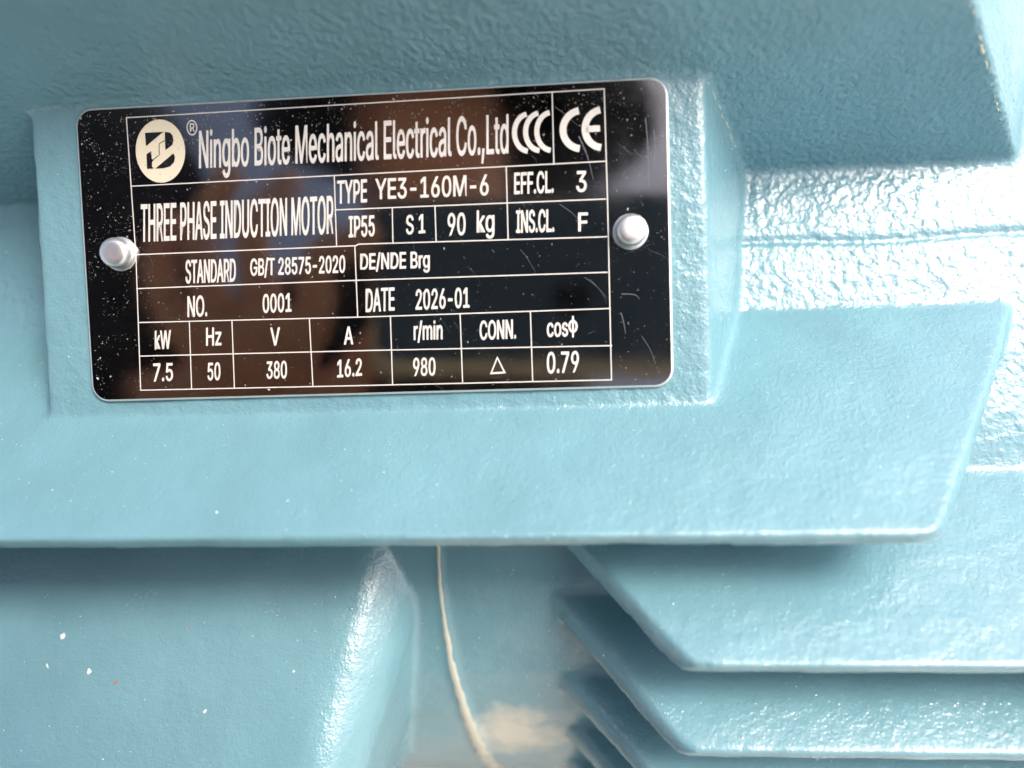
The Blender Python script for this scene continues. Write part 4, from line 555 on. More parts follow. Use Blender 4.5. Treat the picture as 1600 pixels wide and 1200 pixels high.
    'g': (836, '407,-296 367,-295 330,-291 295,-284 263,-274 234,-263 207,-249 183,-234 162,-216 143,-198 126,-178 112,-158 99,-136 199,-80 208,-92 217,-104 227,-117 239,-130 252,-142 267,-154 284,-164 303,-173 325,-181 349,-187 377,-190 407,-191 450,-189 489,-180 524,-167 555,-148 580,-123 598,-92 608,-55 612,-11 612,134 602,134 594,122 585,109 575,96 563,82 550,67 534,54 516,42 496,31 473,21 446,15 416,11 383,9 339,12 298,20 259,34 221,52 187,76 157,105 131,139 108,177 90,220 77,268 70,320 67,376 70,432 77,484 90,532 108,577 130,617 157,652 187,683 221,709 258,729 298,744 340,753 385,756 418,754 448,750 475,743 498,733 519,721 537,708 553,695 566,680 578,665 588,652 597,639 605,627 615,627 615,746 732,746 732,-17 729,-64 721,-106 708,-143 689,-177 665,-205 637,-230 606,-251 571,-267 533,-280 493,-289 451,-294 403,116 436,118 466,124 493,134 518,148 540,165 559,186 576,210 590,238 600,269 608,302 613,339 614,379 613,417 608,454 601,487 590,519 576,547 560,573 541,595 519,614 494,629 466,640 436,646 403,648 369,646 338,639 310,628 285,612 263,593 243,570 227,545 213,516 203,484 195,451 191,416 189,379 191,340 195,305 203,272 214,241 227,213 244,188 264,167 286,149 311,135 339,124 369,118', '70,72,71 70,73,72 69,73,70 69,74,73 84,86,85 84,87,86 68,74,69 68,75,74 68,76,75 67,76,68 67,77,76 66,77,67 66,78,77 66,79,78 65,79,66 65,80,79 65,81,80 64,124,65 124,123,65 123,81,65 123,82,81 122,82,123 121,82,122 64,125,124 120,82,121 64,126,125 120,83,82 119,83,120 64,127,126 119,84,83 119,118,84 118,117,84 117,116,84 116,115,84 115,114,84 114,87,84 63,127,64 63,128,127 63,129,128 62,129,63 62,130,129 62,131,130 61,131,62 61,132,131 113,87,114 61,133,132 60,133,61 112,87,113 60,134,133 59,134,60 111,87,112 59,135,134 59,136,135 110,87,111 58,136,59 58,137,136 109,87,110 57,137,58 57,138,137 108,87,109 57,139,138 107,87,108 56,139,57 56,140,139 106,87,107 55,140,56 55,141,140 105,34,106 34,87,106 55,142,141 104,34,105 54,142,55 54,143,142 103,34,104 54,144,143 102,35,103 35,34,103 53,144,54 53,145,144 102,36,35 33,87,34 101,36,102 53,146,145 100,36,101 100,37,36 53,99,146 99,37,100 53,37,99 53,38,37 52,38,53 52,39,38 52,40,39 51,40,52 51,41,40 51,42,41 50,42,51 50,43,42 49,43,50 49,44,43 49,45,44 48,45,49 48,46,45 47,46,48 32,87,33 32,88,87 31,88,32 31,89,88 12,14,13 12,15,14 30,89,31 12,16,15 30,90,89 12,17,16 29,90,30 12,18,17 11,18,12 11,19,18 29,91,90 28,91,29 11,20,19 10,20,11 10,21,20 27,91,28 10,22,21 27,92,91 9,22,10 26,92,27 9,23,22 9,24,23 25,92,26 9,25,24 9,92,25 8,92,9 8,93,92 7,93,8 7,94,93 6,94,7 5,94,6 5,95,94 4,95,5 4,96,95 3,96,4 3,97,96 2,97,3 2,98,97 1,98,2 1,0,98'),
    'h': (806, '223,446 223,0 103,0 103,1000 223,1000 223,565 201,565 220,613 243,653 269,686 299,712 332,731 368,745 406,753 447,756 484,754 518,748 550,738 580,724 607,707 631,685 652,660 670,631 684,597 694,560 700,518 702,472 702,0 582,0 582,462 579,504 571,540 556,572 537,598 512,620 483,635 450,644 413,647 387,646 362,641 338,634 316,624 296,611 278,595 262,577 248,556 237,532 230,506 225,477', '2,4,3 2,6,4 6,7,4 7,5,4 13,15,14 13,16,15 12,16,13 12,17,16 11,17,12 11,18,17 10,18,11 10,19,18 9,19,10 9,20,19 8,20,9 8,21,20 8,37,21 37,22,21 7,39,8 39,38,8 38,37,8 36,22,37 35,22,36 7,40,39 34,22,35 7,41,40 34,23,22 7,42,41 33,23,34 5,42,7 5,43,42 32,23,33 32,24,23 5,44,43 5,45,44 31,24,32 2,5,6 2,47,5 47,46,5 46,45,5 31,25,24 30,25,31 30,26,25 2,48,47 29,26,30 2,0,48 29,27,26 28,27,29 2,1,0'),
    'i': (328, '164,870 148,872 133,876 119,883 106,894 95,906 87,919 83,934 81,950 83,966 87,981 95,994 106,1006 119,1017 133,1024 148,1028 164,1030 181,1028 197,1024 211,1017 224,1006 235,994 242,981 247,966 248,950 247,934 242,919 235,906 224,894 211,883 197,876 181,872 103,0 103,746 223,746 223,0', '32,34,33 32,35,34 15,17,16 14,17,15 14,18,17 13,18,14 13,19,18 12,19,13 12,20,19 11,20,12 11,21,20 10,21,11 10,22,21 9,22,10 9,23,22 8,23,9 8,24,23 7,24,8 7,25,24 6,25,7 6,26,25 5,26,6 5,27,26 4,27,5 4,28,27 3,28,4 3,29,28 2,29,3 2,30,29 1,30,2 1,31,30 0,31,1'),
    'k': (748, '216,268 216,416 237,416 559,746 708,746 362,392 348,392 103,0 103,1000 223,1000 223,0 578,0 291,365 376,450 732,0', '7,9,8 7,1,9 1,10,9 2,4,3 2,13,4 13,5,4 2,12,13 5,14,13 7,0,1 10,2,1 10,12,2 0,5,6 0,14,5 10,11,12 7,14,0 10,14,7 11,14,10'),
    'l': (372, '274,-5 233,-2 198,6 169,20 145,40 127,64 114,93 106,127 103,166 103,1000 223,1000 223,194 224,170 227,151 231,135 236,122 244,114 255,107 270,103 287,102 296,102 303,102 310,103 315,103 320,104 325,105 329,106 334,107 355,5 347,3 338,2 328,0 318,-2 307,-3 296,-4 285,-5', '8,10,9 8,11,10 8,12,11 8,13,12 7,13,8 7,14,13 7,15,14 6,15,7 6,16,15 6,17,16 6,18,17 26,28,27 25,28,26 24,28,25 23,28,24 22,28,23 6,19,18 21,28,22 20,28,21 19,28,20 6,28,19 5,28,6 4,28,5 3,28,4 2,28,3 1,28,2 1,29,28 1,30,29 1,31,30 1,32,31 1,33,32 0,33,1 0,34,33 0,35,34'),
    'm': (1199, '103,0 103,746 220,746 221,581 211,581 220,609 231,635 245,659 260,680 278,698 297,715 317,728 338,739 361,748 384,754 407,758 431,759 470,756 506,747 537,731 565,709 588,682 607,652 621,617 631,579 614,579 622,606 633,631 646,653 663,674 681,693 702,710 724,725 748,737 774,747 801,754 829,758 858,759 890,757 921,752 950,743 977,731 1003,715 1025,695 1045,672 1063,646 1077,615 1087,581 1093,543 1095,501 1095,0 974,0 974,499 972,536 963,568 949,594 929,615 905,630 880,641 852,647 823,650 798,648 776,644 755,638 736,629 718,617 703,603 690,588 679,570 670,551 664,531 660,509 659,486 659,0 539,0 539,511 536,540 529,567 516,591 497,611 475,628 450,640 422,647 392,650 370,648 350,645 329,638 310,629 291,618 275,604 260,587 247,568 237,547 229,523 225,497 223,468 223,0', '15,17,16 36,38,37 14,17,15 35,38,36 35,39,38 14,18,17 13,18,14 34,39,35 34,40,39 12,18,13 33,40,34 12,19,18 0,2,1 0,4,2 4,5,2 5,3,2 33,41,40 11,19,12 32,41,33 11,20,19 32,42,41 10,20,11 31,42,32 31,43,42 9,20,10 30,43,31 9,21,20 8,21,9 30,44,43 29,44,30 8,22,21 7,22,8 28,44,29 28,45,44 6,84,7 84,83,7 83,22,7 27,61,28 61,60,28 60,45,28 83,82,22 82,23,22 59,45,60 6,85,84 27,62,61 58,45,59 81,23,82 58,46,45 6,86,85 27,63,62 57,46,58 80,23,81 6,87,86 27,64,63 5,87,6 26,64,27 56,46,57 5,88,87 26,65,64 79,23,80 5,89,88 79,26,23 26,24,23 26,66,65 56,47,46 55,47,56 78,26,79 3,89,5 78,25,26 24,66,26 3,90,89 24,67,66 54,47,55 77,25,78 24,68,67 3,91,90 54,48,47 0,3,4 0,93,3 93,92,3 92,91,3 77,24,25 77,68,24 77,69,68 53,48,54 76,69,77 76,70,69 53,49,48 75,70,76 52,49,53 75,71,70 0,94,93 74,71,75 74,72,71 52,50,49 51,50,52 0,95,94 74,73,72 0,96,95'),
    'n': (805, '223,446 223,0 103,0 103,746 219,746 220,565 201,565 220,613 243,653 269,686 299,712 332,731 368,745 406,753 447,756 484,754 518,748 550,738 580,724 607,707 631,685 652,660 669,631 684,597 694,560 700,518 702,472 702,0 582,0 582,462 579,504 571,540 556,572 537,598 512,620 483,635 450,644 413,647 387,646 362,641 338,634 316,624 296,611 278,595 262,577 248,556 237,532 230,506 225,477', '13,15,14 13,16,15 12,16,13 12,17,16 2,4,3 2,6,4 6,5,4 11,17,12 11,18,17 10,18,11 10,19,18 9,19,10 9,20,19 8,20,9 8,21,20 8,37,21 37,22,21 7,39,8 39,38,8 38,37,8 36,22,37 35,22,36 7,40,39 34,22,35 7,41,40 34,23,22 7,42,41 33,23,34 6,42,7 6,43,42 32,23,33 32,24,23 6,44,43 6,45,44 31,24,32 2,47,6 47,46,6 46,45,6 31,25,24 30,25,31 30,26,25 2,48,47 29,26,30 2,0,48 29,27,26 28,27,29 2,1,0'),
    'o': (816, '407,-16 358,-13 312,-4 269,11 230,32 193,59 161,90 134,126 110,167 91,212 78,261 70,313 67,368 70,425 78,478 91,527 110,572 134,613 161,649 193,681 230,707 269,729 312,744 358,753 407,756 457,753 504,744 547,729 587,707 623,681 655,649 683,613 706,572 725,527 738,478 746,425 749,368 746,313 738,261 725,212 706,167 683,126 655,90 623,59 587,32 547,11 504,-4 457,-13 407,91 443,94 476,101 505,113 531,130 554,150 574,174 590,201 604,231 614,263 622,297 626,332 628,368 626,405 622,441 614,475 604,507 590,538 574,565 554,589 531,610 505,627 476,639 443,646 407,648 372,646 340,639 311,627 285,610 263,589 243,565 227,538 213,508 203,475 195,441 191,406 189,368 191,332 195,297 203,263 213,231 227,201 243,174 263,150 285,130 311,113 340,101 372,94', '23,25,24 22,25,23 22,26,25 21,26,22 21,27,26 20,27,21 20,28,27 19,28,20 19,29,28 18,29,19 18,30,29 17,73,18 73,72,18 72,30,18 72,71,30 71,31,30 17,74,73 70,31,71 17,75,74 69,31,70 17,76,75 68,31,69 16,76,17 68,32,31 16,77,76 67,32,68 16,78,77 66,32,67 15,78,16 66,33,32 15,79,78 65,33,66 15,80,79 64,33,65 14,80,15 64,34,33 14,81,80 63,34,64 13,81,14 63,35,34 13,82,81 62,35,63 13,83,82 61,35,62 12,83,13 61,36,35 12,84,83 60,36,61 11,84,12 11,85,84 59,36,60 59,37,36 11,86,85 58,37,59 58,38,37 10,86,11 10,87,86 57,38,58 10,88,87 56,38,57 9,88,10 56,39,38 9,89,88 55,39,56 8,89,9 55,40,39 8,90,89 54,40,55 8,91,90 53,40,54 7,91,8 53,41,40 7,92,91 52,41,53 7,93,92 51,41,52 6,93,7 51,42,41 6,94,93 50,42,51 6,95,94 49,42,50 6,48,95 48,42,49 6,42,48 5,42,6 5,43,42 4,43,5 4,44,43 3,44,4 3,45,44 3,46,45 2,46,3 2,47,46 1,47,2 1,0,47'),
    'r': (509, '103,0 103,746 219,746 219,631 227,631 239,658 255,682 276,703 300,722 327,737 355,748 386,754 419,756 426,756 434,756 442,756 451,756 459,755 467,755 473,755 479,754 479,634 475,634 469,635 462,636 452,638 441,639 430,640 419,640 407,640 381,639 357,635 334,628 313,618 293,606 276,592 260,576 247,557 237,537 229,515 225,491 223,466 223,0', '11,13,12 11,14,13 11,15,14 11,16,15 11,17,16 11,18,17 11,19,18 11,20,19 11,21,20 10,21,11 9,21,10 0,2,1 0,3,2 8,21,9 7,21,8 6,21,7 5,26,6 26,25,6 25,24,6 24,23,6 23,22,6 22,21,6 4,29,5 29,28,5 28,27,5 27,26,5 4,30,29 4,31,30 4,32,31 0,4,3 0,39,4 39,38,4 38,37,4 37,36,4 36,35,4 35,34,4 34,33,4 33,32,4 0,40,39 0,41,40 0,42,41'),
    's': (717, '358,-16 320,-15 285,-10 252,-3 220,7 192,20 166,35 142,53 121,74 104,98 89,125 78,154 70,185 185,209 194,181 207,156 224,135 244,118 268,106 294,97 324,91 356,89 393,91 426,98 455,108 481,122 501,140 515,159 524,180 527,202 525,221 520,238 511,253 499,267 484,279 465,289 443,298 417,305 293,334 246,348 205,365 170,385 142,409 120,436 104,467 95,501 92,538 94,570 101,599 112,626 128,652 147,675 170,695 197,713 226,728 258,740 293,749 329,754 368,756 405,754 439,750 470,742 499,732 525,719 548,704 569,687 588,667 603,645 617,622 628,596 637,570 527,545 519,566 508,585 494,603 477,620 456,635 431,645 402,652 368,654 336,652 307,646 281,636 257,623 238,606 224,588 216,567 213,545 215,525 221,507 230,492 244,478 261,466 282,456 308,446 338,438 451,411 499,398 540,381 574,360 602,337 623,310 639,280 648,246 651,209 649,177 642,147 630,119 614,93 594,68 570,47 542,29 511,13 476,0 439,-9 400,-14', '57,59,58 57,60,59 56,60,57 56,61,60 55,61,56 55,62,61 54,62,55 54,63,62 53,63,54 53,64,63 52,64,53 52,65,64 51,65,52 51,66,65 50,66,51 50,79,66 79,67,66 50,80,79 78,67,79 50,81,80 49,81,50 77,67,78 49,82,81 76,67,77 76,68,67 49,83,82 75,68,76 48,83,49 48,84,83 75,69,68 74,69,75 48,85,84 73,69,74 47,85,48 73,70,69 47,86,85 72,70,73 72,71,70 46,86,47 46,87,86 46,88,87 45,88,46 45,89,88 45,90,89 44,90,45 44,91,90 44,92,91 43,92,44 43,93,92 43,94,93 43,95,94 43,96,95 42,96,43 42,97,96 41,97,42 41,98,97 40,98,41 40,99,98 39,99,40 39,100,99 38,100,39 38,101,100 37,101,38 37,102,101 36,102,37 35,102,36 34,102,35 34,103,102 33,103,34 32,103,33 31,103,32 31,104,103 30,104,31 29,104,30 12,14,13 29,105,104 28,105,29 11,14,12 11,15,14 27,105,28 27,106,105 26,106,27 11,16,15 10,16,11 26,107,106 25,107,26 10,17,16 9,17,10 24,107,25 24,108,107 9,18,17 23,108,24 9,19,18 8,19,9 22,108,23 8,20,19 22,109,108 21,109,22 8,21,20 8,109,21 7,109,8 7,110,109 6,110,7 6,111,110 5,111,6 5,112,111 4,112,5 4,113,112 3,113,4 3,114,113 2,114,3 2,115,114 1,115,2 1,0,115'),
    't': (447, '401,746 401,643 13,643 13,746 128,926 248,926 248,192 249,169 253,150 259,133 267,120 279,111 294,104 313,99 335,98 341,98 348,99 356,99 364,100 373,102 381,103 389,104 397,105 419,3 409,1 399,-2 389,-4 377,-5 365,-7 354,-7 342,-8 331,-8 285,-5 245,4 210,20 181,42 158,69 141,102 131,140 128,183', '39,5,4 39,6,5 2,0,3 2,1,0 39,7,6 38,7,39 38,8,7 38,9,8 37,9,38 37,10,9 37,11,10 37,12,11 21,23,22 20,23,21 37,13,12 19,23,20 36,13,37 18,23,19 17,23,18 36,14,13 16,23,17 15,23,16 14,23,15 36,23,14 35,23,36 34,23,35 33,23,34 32,23,33 32,24,23 32,25,24 32,26,25 32,27,26 31,27,32 31,28,27 31,29,28 31,30,29'),
    'z': (748, '82,0 82,90 499,628 499,635 94,635 94,746 654,746 654,650 248,118 248,111 666,111 666,0', '4,6,5 4,7,6 4,3,7 3,2,7 2,8,7 1,8,2 1,9,8 1,10,9 1,11,10 0,11,1'),
    'Φ': (1205, '557,41 489,45 425,56 366,74 310,100 259,132 214,170 174,213 141,262 114,315 95,373 83,435 79,500 83,565 95,627 114,685 141,739 174,788 214,831 259,869 310,901 366,926 425,944 489,955 557,959 648,959 715,955 779,944 839,926 895,901 946,869 991,831 1030,788 1064,739 1091,685 1110,627 1122,565 1126,500 1122,435 1110,373 1091,315 1064,262 1030,213 991,170 946,132 895,100 839,74 779,56 715,45 648,41 557,152 648,152 700,154 748,162 793,176 834,195 871,218 904,246 932,279 956,316 974,357 988,401 996,449 999,500 996,551 988,599 974,643 956,684 932,721 904,754 871,782 834,805 793,824 748,838 700,846 648,848 557,848 505,846 457,838 412,824 371,805 334,782 301,754 273,721 249,684 230,643 217,599 209,551 206,500 209,449 217,401 230,357 249,316 273,279 301,246 334,218 371,195 412,176 457,162 505,154 541,-44 541,1044 664,1044 664,-44', '100,24,101 24,102,101 24,25,102 25,103,102 23,77,24 77,100,24 103,74,25 74,26,25 22,77,23 74,27,26 21,77,22 74,28,27 20,77,21 74,29,28 19,77,20 74,30,29 18,77,19 74,31,30 77,75,76 77,74,75 18,78,77 100,50,77 50,74,77 50,51,74 51,103,74 103,73,74 18,79,78 103,72,73 17,79,18 17,80,79 103,52,72 52,71,72 17,81,80 52,70,71 16,81,17 16,82,81 52,69,70 16,83,82 52,68,69 15,83,16 15,84,83 52,67,68 14,84,15 14,85,84 52,66,67 14,86,85 52,65,66 13,86,14 13,87,86 52,64,65 12,87,13 12,88,87 52,63,64 11,88,12 11,89,88 52,62,63 11,90,89 52,61,62 10,90,11 10,91,90 52,60,61 9,91,10 9,92,91 52,59,60 9,93,92 52,58,59 8,93,9 8,94,93 52,57,58 7,94,8 7,95,94 52,56,57 52,55,56 7,96,95 6,96,7 6,97,96 52,54,55 6,98,97 52,53,54 5,98,6 5,99,98 5,50,99 51,103,52 5,1,50 1,100,50 4,1,5 3,1,4 2,1,3 100,0,1'),
}

FACE = {}
for ch, (adv, pts, fcs) in GLYPHS.items():
    FACE[ch] = (adv / 1000, [tuple(int(q) / 1000 for q in p.split(',')) for p in pts.split()], [tuple(int(q) for q in f.split(',')) for f in fcs.split()])

def glyphs(text):
    vs, fs, x = [], [], 0.0
    for ch in text:
        if ch == ' ':
            x += SPACE / 1000
            continue
        adv, p, f = FACE[ch]
        fs += [tuple(i + len(vs) for i in t) for t in f]
        vs += [(a + x, b) for a, b in p]
        x += adv
    return vs, fs

def write(text, bl, br, tl, tr, mat=None, z=0.045, bold=0.085):
    """etched words fitted to their box; a ribbon round each outline gives the stroke its weight"""
    vs, fs = glyphs(text)
    xs = [v[0] for v in vs]
    x0, x1 = min(xs), max(xs)
    bl, br, tl, tr = Vector(bl), Vector(br), Vector(tl), Vector(tr)
    res = []
    for x, y in vs:
        a = (x - x0) / (x1 - x0)
        p = bl.lerp(br, a).lerp(tl.lerp(tr, a), y)
        res.append((p.x, p.y))
    count = {}
    for f in fs:
        for i in range(len(f)):
            e = (f[i], f[(i + 1) % len(f)])
            k = tuple(sorted((tuple(round(q, 4) for q in res[e[0]]), tuple(round(q, 4) for q in res[e[1]]))))
            count.setdefault(k, []).append((e, f))
    out = [(x * MM, y * MM, z * MM) for x, y in res]
    faces = list(fs)
    for n, (k, es) in enumerate(count.items()):
        if len(es) != 1 or bold <= 0:
            continue
        (i, j), f = es[0]
        a, b = Vector(res[i]), Vector(res[j])
        if (b - a).length < 1e-5:
            continue
        d = (b - a).normalized()
        q = Vector((-d.y, d.x))
        c = sum((Vector(res[v]) for v in f), Vector((0, 0))) / len(f)
        if q.dot(c - a) > 0:
            q = -q
        a2, b2 = a - d * bold * 0.6, b + d * bold * 0.6
        zz = z - 0.006 - 0.003 * (n % 4)
        m = len(out)
        for p in (a2 - q * 0.02, b2 - q * 0.02, b2 + q * bold, a2 + q * bold):
            out.append((p.x * MM, p.y * MM, zz * MM))
        faces.append((m, m + 1, m + 2, m + 3))
    return add_obj('lettering', mesh_from('lettering', out, faces), mat or MAT['etch'], nameplate, 'etched lettering ' + text)

WORDS = [
    ('Ningbo Biote Mechanical Electrical Co.,Ltd', (-34.31, 16.99), (28.64, 16.95), (-33.91, 24.33), (28.87, 24.39)),
    ('THREE PHASE INDUCTION MOTOR', (-47.46, 2.68), (-7.2, 2.72), (-47.01, 10.15), (-6.87, 10.11)),
    ('TYPE', (-6.03, 8.61), (-0.08, 8.66), (-5.84, 13.05), (0.11, 13.09)),
    ('YE3-160M-6', (1.77, 9.15), (24.45, 8.97), (1.93, 13.07), (24.58, 12.9)),
    ('EFF.CL.', (29.66, 8.92), (37.31, 8.89), (29.79, 12.97), (37.42, 12.99)),
    ('3', (41.89, 8.81), (43.77, 8.79), (41.99, 12.72), (43.87, 12.69)),
    ('IP55', (-3.97, 1.82), (1.21, 1.87), (-3.79, 5.9), (1.37, 5.87)),
    ('S 1', (7.72, 1.92), (11.49, 2.08), (7.87, 5.59), (11.63, 5.69)),
    ('90', (16.11, 1.38), (19.59, 1.37), (16.26, 5.61), (19.73, 5.59)),
    ('kg', (21.97, 1.65), (25.36, 1.7), (22.11, 5.93), (25.5, 5.97)),
    ('INS.CL.', (29.81, 1.33), (37.22, 1.27), (29.94, 5.59), (37.34, 5.52)),
    ('F', (42.07, 1.13), (43.83, 1.12), (42.16, 4.63), (43.91, 4.61)),
    ('STANDARD', (-38.44, -6.15), (-27.95, -6.14), (-38.18, -1.53), (-27.71, -1.61)),
    ('GB/T 28575-2020', (-24.72, -5.09), (-5.13, -5.18), (-24.55, -1.79), (-4.98, -1.85)),
    ('DE/NDE Brg', (-1.88, -4.72), (12.14, -4.87), (-1.75, -1.65), (12.26, -1.69)),
    ('NO.', (-38.41, -13.03), (-34.33, -12.97), (-38.18, -8.9), (-34.1, -8.85)),
    ('0001', (-22.5, -12.71), (-16.61, -12.65), (-22.32, -9.07), (-16.43, -9.02)),
    ('DATE', (-1.13, -13.31), (4.66, -13.12), (-0.94, -8.74), (4.84, -8.63)),
    ('2026-01', (9.1, -13.14), (19.86, -13.06), (9.25, -9.23), (19.99, -9.24)),
    ('kW', (-45.76, -19.43), (-42.46, -19.42), (-45.54, -15.74), (-42.25, -15.73)),
    ('Hz', (-34.78, -19.06), (-31.67, -19.02), (-34.58, -15.45), (-31.48, -15.48)),
    ('V', (-21.22, -19.41), (-19.34, -19.4), (-21.05, -15.89), (-19.17, -15.88)),
    ('A', (-5.89, -19.69), (-4.1, -19.68), (-5.74, -16.19), (-3.95, -16.18)),
    ('r/min', (8.47, -19.23), (14.21, -19.22), (8.61, -15.63), (14.34, -15.62)),
    ('CONN.', (21.84, -19.58), (29.04, -19.55), (21.96, -15.94), (29.15, -15.86)),
    ('cos', (35.31, -19.43), (39.38, -19.43), (35.41, -15.88), (39.47, -15.88)),
    ('7.5', (-46.49, -26.06), (-42.36, -26.04), (-46.28, -22.48), (-42.16, -22.47)),
    ('50', (-34.84, -26.18), (-32.25, -26.16), (-34.65, -22.69), (-32.06, -22.67)),
    ('380', (-22.37, -26.21), (-18.19, -26.18), (-22.19, -22.77), (-18.03, -22.75)),
    ('16.2', (-7.58, -26.35), (-2.59, -26.09), (-7.42, -22.89), (-2.45, -22.71)),
    ('980', (8.06, -26.46), (12.51, -26.45), (8.2, -22.96), (12.64, -22.97)),
    ('0.79', (35.1, -26.7), (41.35, -26.62), (35.22, -22.62), (41.45, -22.55)),
]
for w in WORDS:
    write(*w)
pe1 = [(40.47 + 0.95 * math.cos(k * math.pi / 14), -17.55 + 1.3 * math.sin(k * math.pi / 14)) for k in range(28)]
pe2 = [(40.47 + 0.5 * math.cos(k * math.pi / 14), -17.55 + 0.85 * math.sin(k * math.pi / 14)) for k in range(28)]
sheet('lettering', [(pe1[k], pe1[(k + 1) % 28], pe2[(k + 1) % 28], pe2[k]) for k in range(28)], MAT['etch'], 0.04, 'etched ring of the letter phi')
sheet('lettering', [((40.25, -19.75), (40.6, -19.75), (40.7, -15.5), (40.35, -15.5))], MAT['etch'], 0.046, 'etched stem of the letter phi')
def outline(pts, w):
    res = []
    n = len(pts)
    c = Vector((sum(p[0] for p in pts) / n, sum(p[1] for p in pts) / n))
    inner = [tuple(Vector(p) + (c - Vector(p)).normalized() * w) for p in pts]
    return [(pts[i], pts[(i + 1) % n], inner[(i + 1) % n], inner[i]) for i in range(n)]
sheet('lettering', outline([(25.2, -23.0), (23.6, -26.6), (26.85, -26.5)], 0.62), MAT['etch'], 0.04, 'etched triangle, the delta connection sign')

# certification marks: three nested arcs, then the wide-spaced pair
def arc_mark(left, top, bot, w):
    """open ring read as a C: leftmost point, upper and lower ends"""
    cx, cy = top[0] + (top[0] - left[0]) * 0.12, (top[1] + bot[1]) / 2
    rx, ry = cx - left[0] - w / 2, (top[1] - bot[1]) / 2 * 1.02
    pts = []
    for i in range(25):
        a = math.radians(97 + (263 - 97) * i / 24)
        pts.append((cx + rx * math.cos(a), cy + ry * math.sin(a)))
    return stroke(pts, w)
for l, t, b in (((29.5, 20.8), (32.5, 24.2), (32.35, 17.15)), ((31.7, 20.85), (34.8, 24.3), (34.65, 17.15)), ((33.9, 20.85), (37.0, 24.3), (36.8, 17.1))):
    sheet('lettering', arc_mark(l, t, b, 1.0), MAT['etch'], 0.04, 'etched arc of the triple C mark')
sheet('lettering', arc_mark((38.86, 20.9), (42.7, 24.35), (42.5, 17.15), 1.35), MAT['etch'], 0.04, 'etched C of the conformity mark')
sheet('lettering', arc_mark((43.17, 20.85), (46.85, 24.3), (46.7, 17.15), 1.35) + [((44.0, 21.4), (44.0, 20.2), (46.75, 20.2), (46.75, 21.4))], MAT['etch'], 0.043, 'etched E of the conformity mark')

# round logo
LOGO_A = [(-45.33, 24.56), (-41.27, 24.58), (-41.81, 24.3), (-45.24, 21.86)]
LOGO_B = [(-41.11, 24.54), (-40.03, 24.35), (-39.54, 23.75), (-39.39, 22.78), (-39.73, 21.84), (-41.2, 20.89), (-41.21, 22.77)]
LOGO_C = [(-45.24, 20.27), (-44.19, 20.84), (-44.18, 19.26), (-43.74, 19.04), (-44.17, 18.64), (-44.22, 17.75), (-43.92, 17.31), (-45.31, 17.3)]
LOGO_D = [(-43.6, 17.26), (-39.56, 20.19), (-39.26, 19.41), (-39.52, 18.36), (-40.42, 17.57), (-41.65, 17.28)]
LOGO_E = [(-43.82, 19.16), (-42.55, 19.99), (-42.46, 22.22), (-41.25, 22.81)]
LC, LX, LY = (-42.3, 20.75), 5.22, 6.35
def ellipse(c, rx, ry, n=48):
    return [(c[0] + rx * math.cos(2 * math.pi * i / n), c[1] + ry * math.sin(2 * math.pi * i / n)) for i in range(n)]
sheet('logo', [ellipse(LC, LX, LY)], MAT['cream'], 0.04, 'cream oval logo with a black slanted monogram')
sheet('logo', [LOGO_A], MAT['black_print'], 0.07)
sheet('logo', [LOGO_B], MAT['black_print'], 0.07)
sheet('logo', [LOGO_C], MAT['black_print'], 0.07)
sheet('logo', [LOGO_D], MAT['black_print'], 0.07)
sheet('logo', stroke(LOGO_E, 0.17), MAT['black_print'], 0.07)
RC = (-35.4, 25.1)
e1, e2 = ellipse(RC, 1.12, 1.55, 32), ellipse(RC, 0.9, 1.3, 32)
sheet('lettering', [(e1[i], e1[(i + 1) % 32], e2[(i + 1) % 32], e2[i]) for i in range(32)], MAT['etch'], 0.04, 'etched ring of the registered sign')
write('R', (-35.85, 24.3), (-34.9, 24.3), (-35.8, 25.95), (-34.85, 25.95), bold=0.03)

# rivets: turned profile, slightly battered
def rivet(x, y, seed, lean):
    prof = [(3.5, -0.02), (3.52, 0.1), (3.3, 0.2), (2.6, 0.22), (2.55, 0.55), (2.95, 0.7), (3.06, 1.1), (3.05, 1.7), (2.98, 2.1), (2.8, 2.45), (2.5, 2.72), (2.1, 2.88), (1.7, 2.95), (1.0, 2.95), (0.5, 2.94), (0, 2.94)]
    n = 48
    vs, fs = [], []
    for r, z in prof[:-1]:
        for i in range(n):
            a = 2 * math.pi * i / n
            k = 1 + 0.018 * noise.noise(Vector((math.cos(a) * 1.5, math.sin(a) * 1.5, z * 0.7 + seed)))
            vs.append(((x + r * k * math.cos(a) + lean[0] * z) * MM, (y + r * k * math.sin(a) + lean[1] * z) * MM, z * MM))
    vs.append(((x + lean[0] * 3) * MM, (y + lean[1] * 3) * MM, prof[-1][1] * MM))
    m = len(prof) - 1
    for k in range(m - 1):
        for i in range(n):
            j = (i + 1) % n
            fs.append((k * n + i, k * n + j, (k + 1) * n + j, (k + 1) * n + i))
    for i in range(n):
        fs.append(((m - 1) * n + i, (m - 1) * n + (i + 1) % n, len(vs) - 1))
    return add_obj('rivet', mesh_from('rivet', vs, fs, True), MAT['rivet'], nameplate)
rivet(-52.0, 0.35, 1.0, (-0.05, 0.04))
rivet(52.2, 0.6, 5.0, (0.02, 0.05))

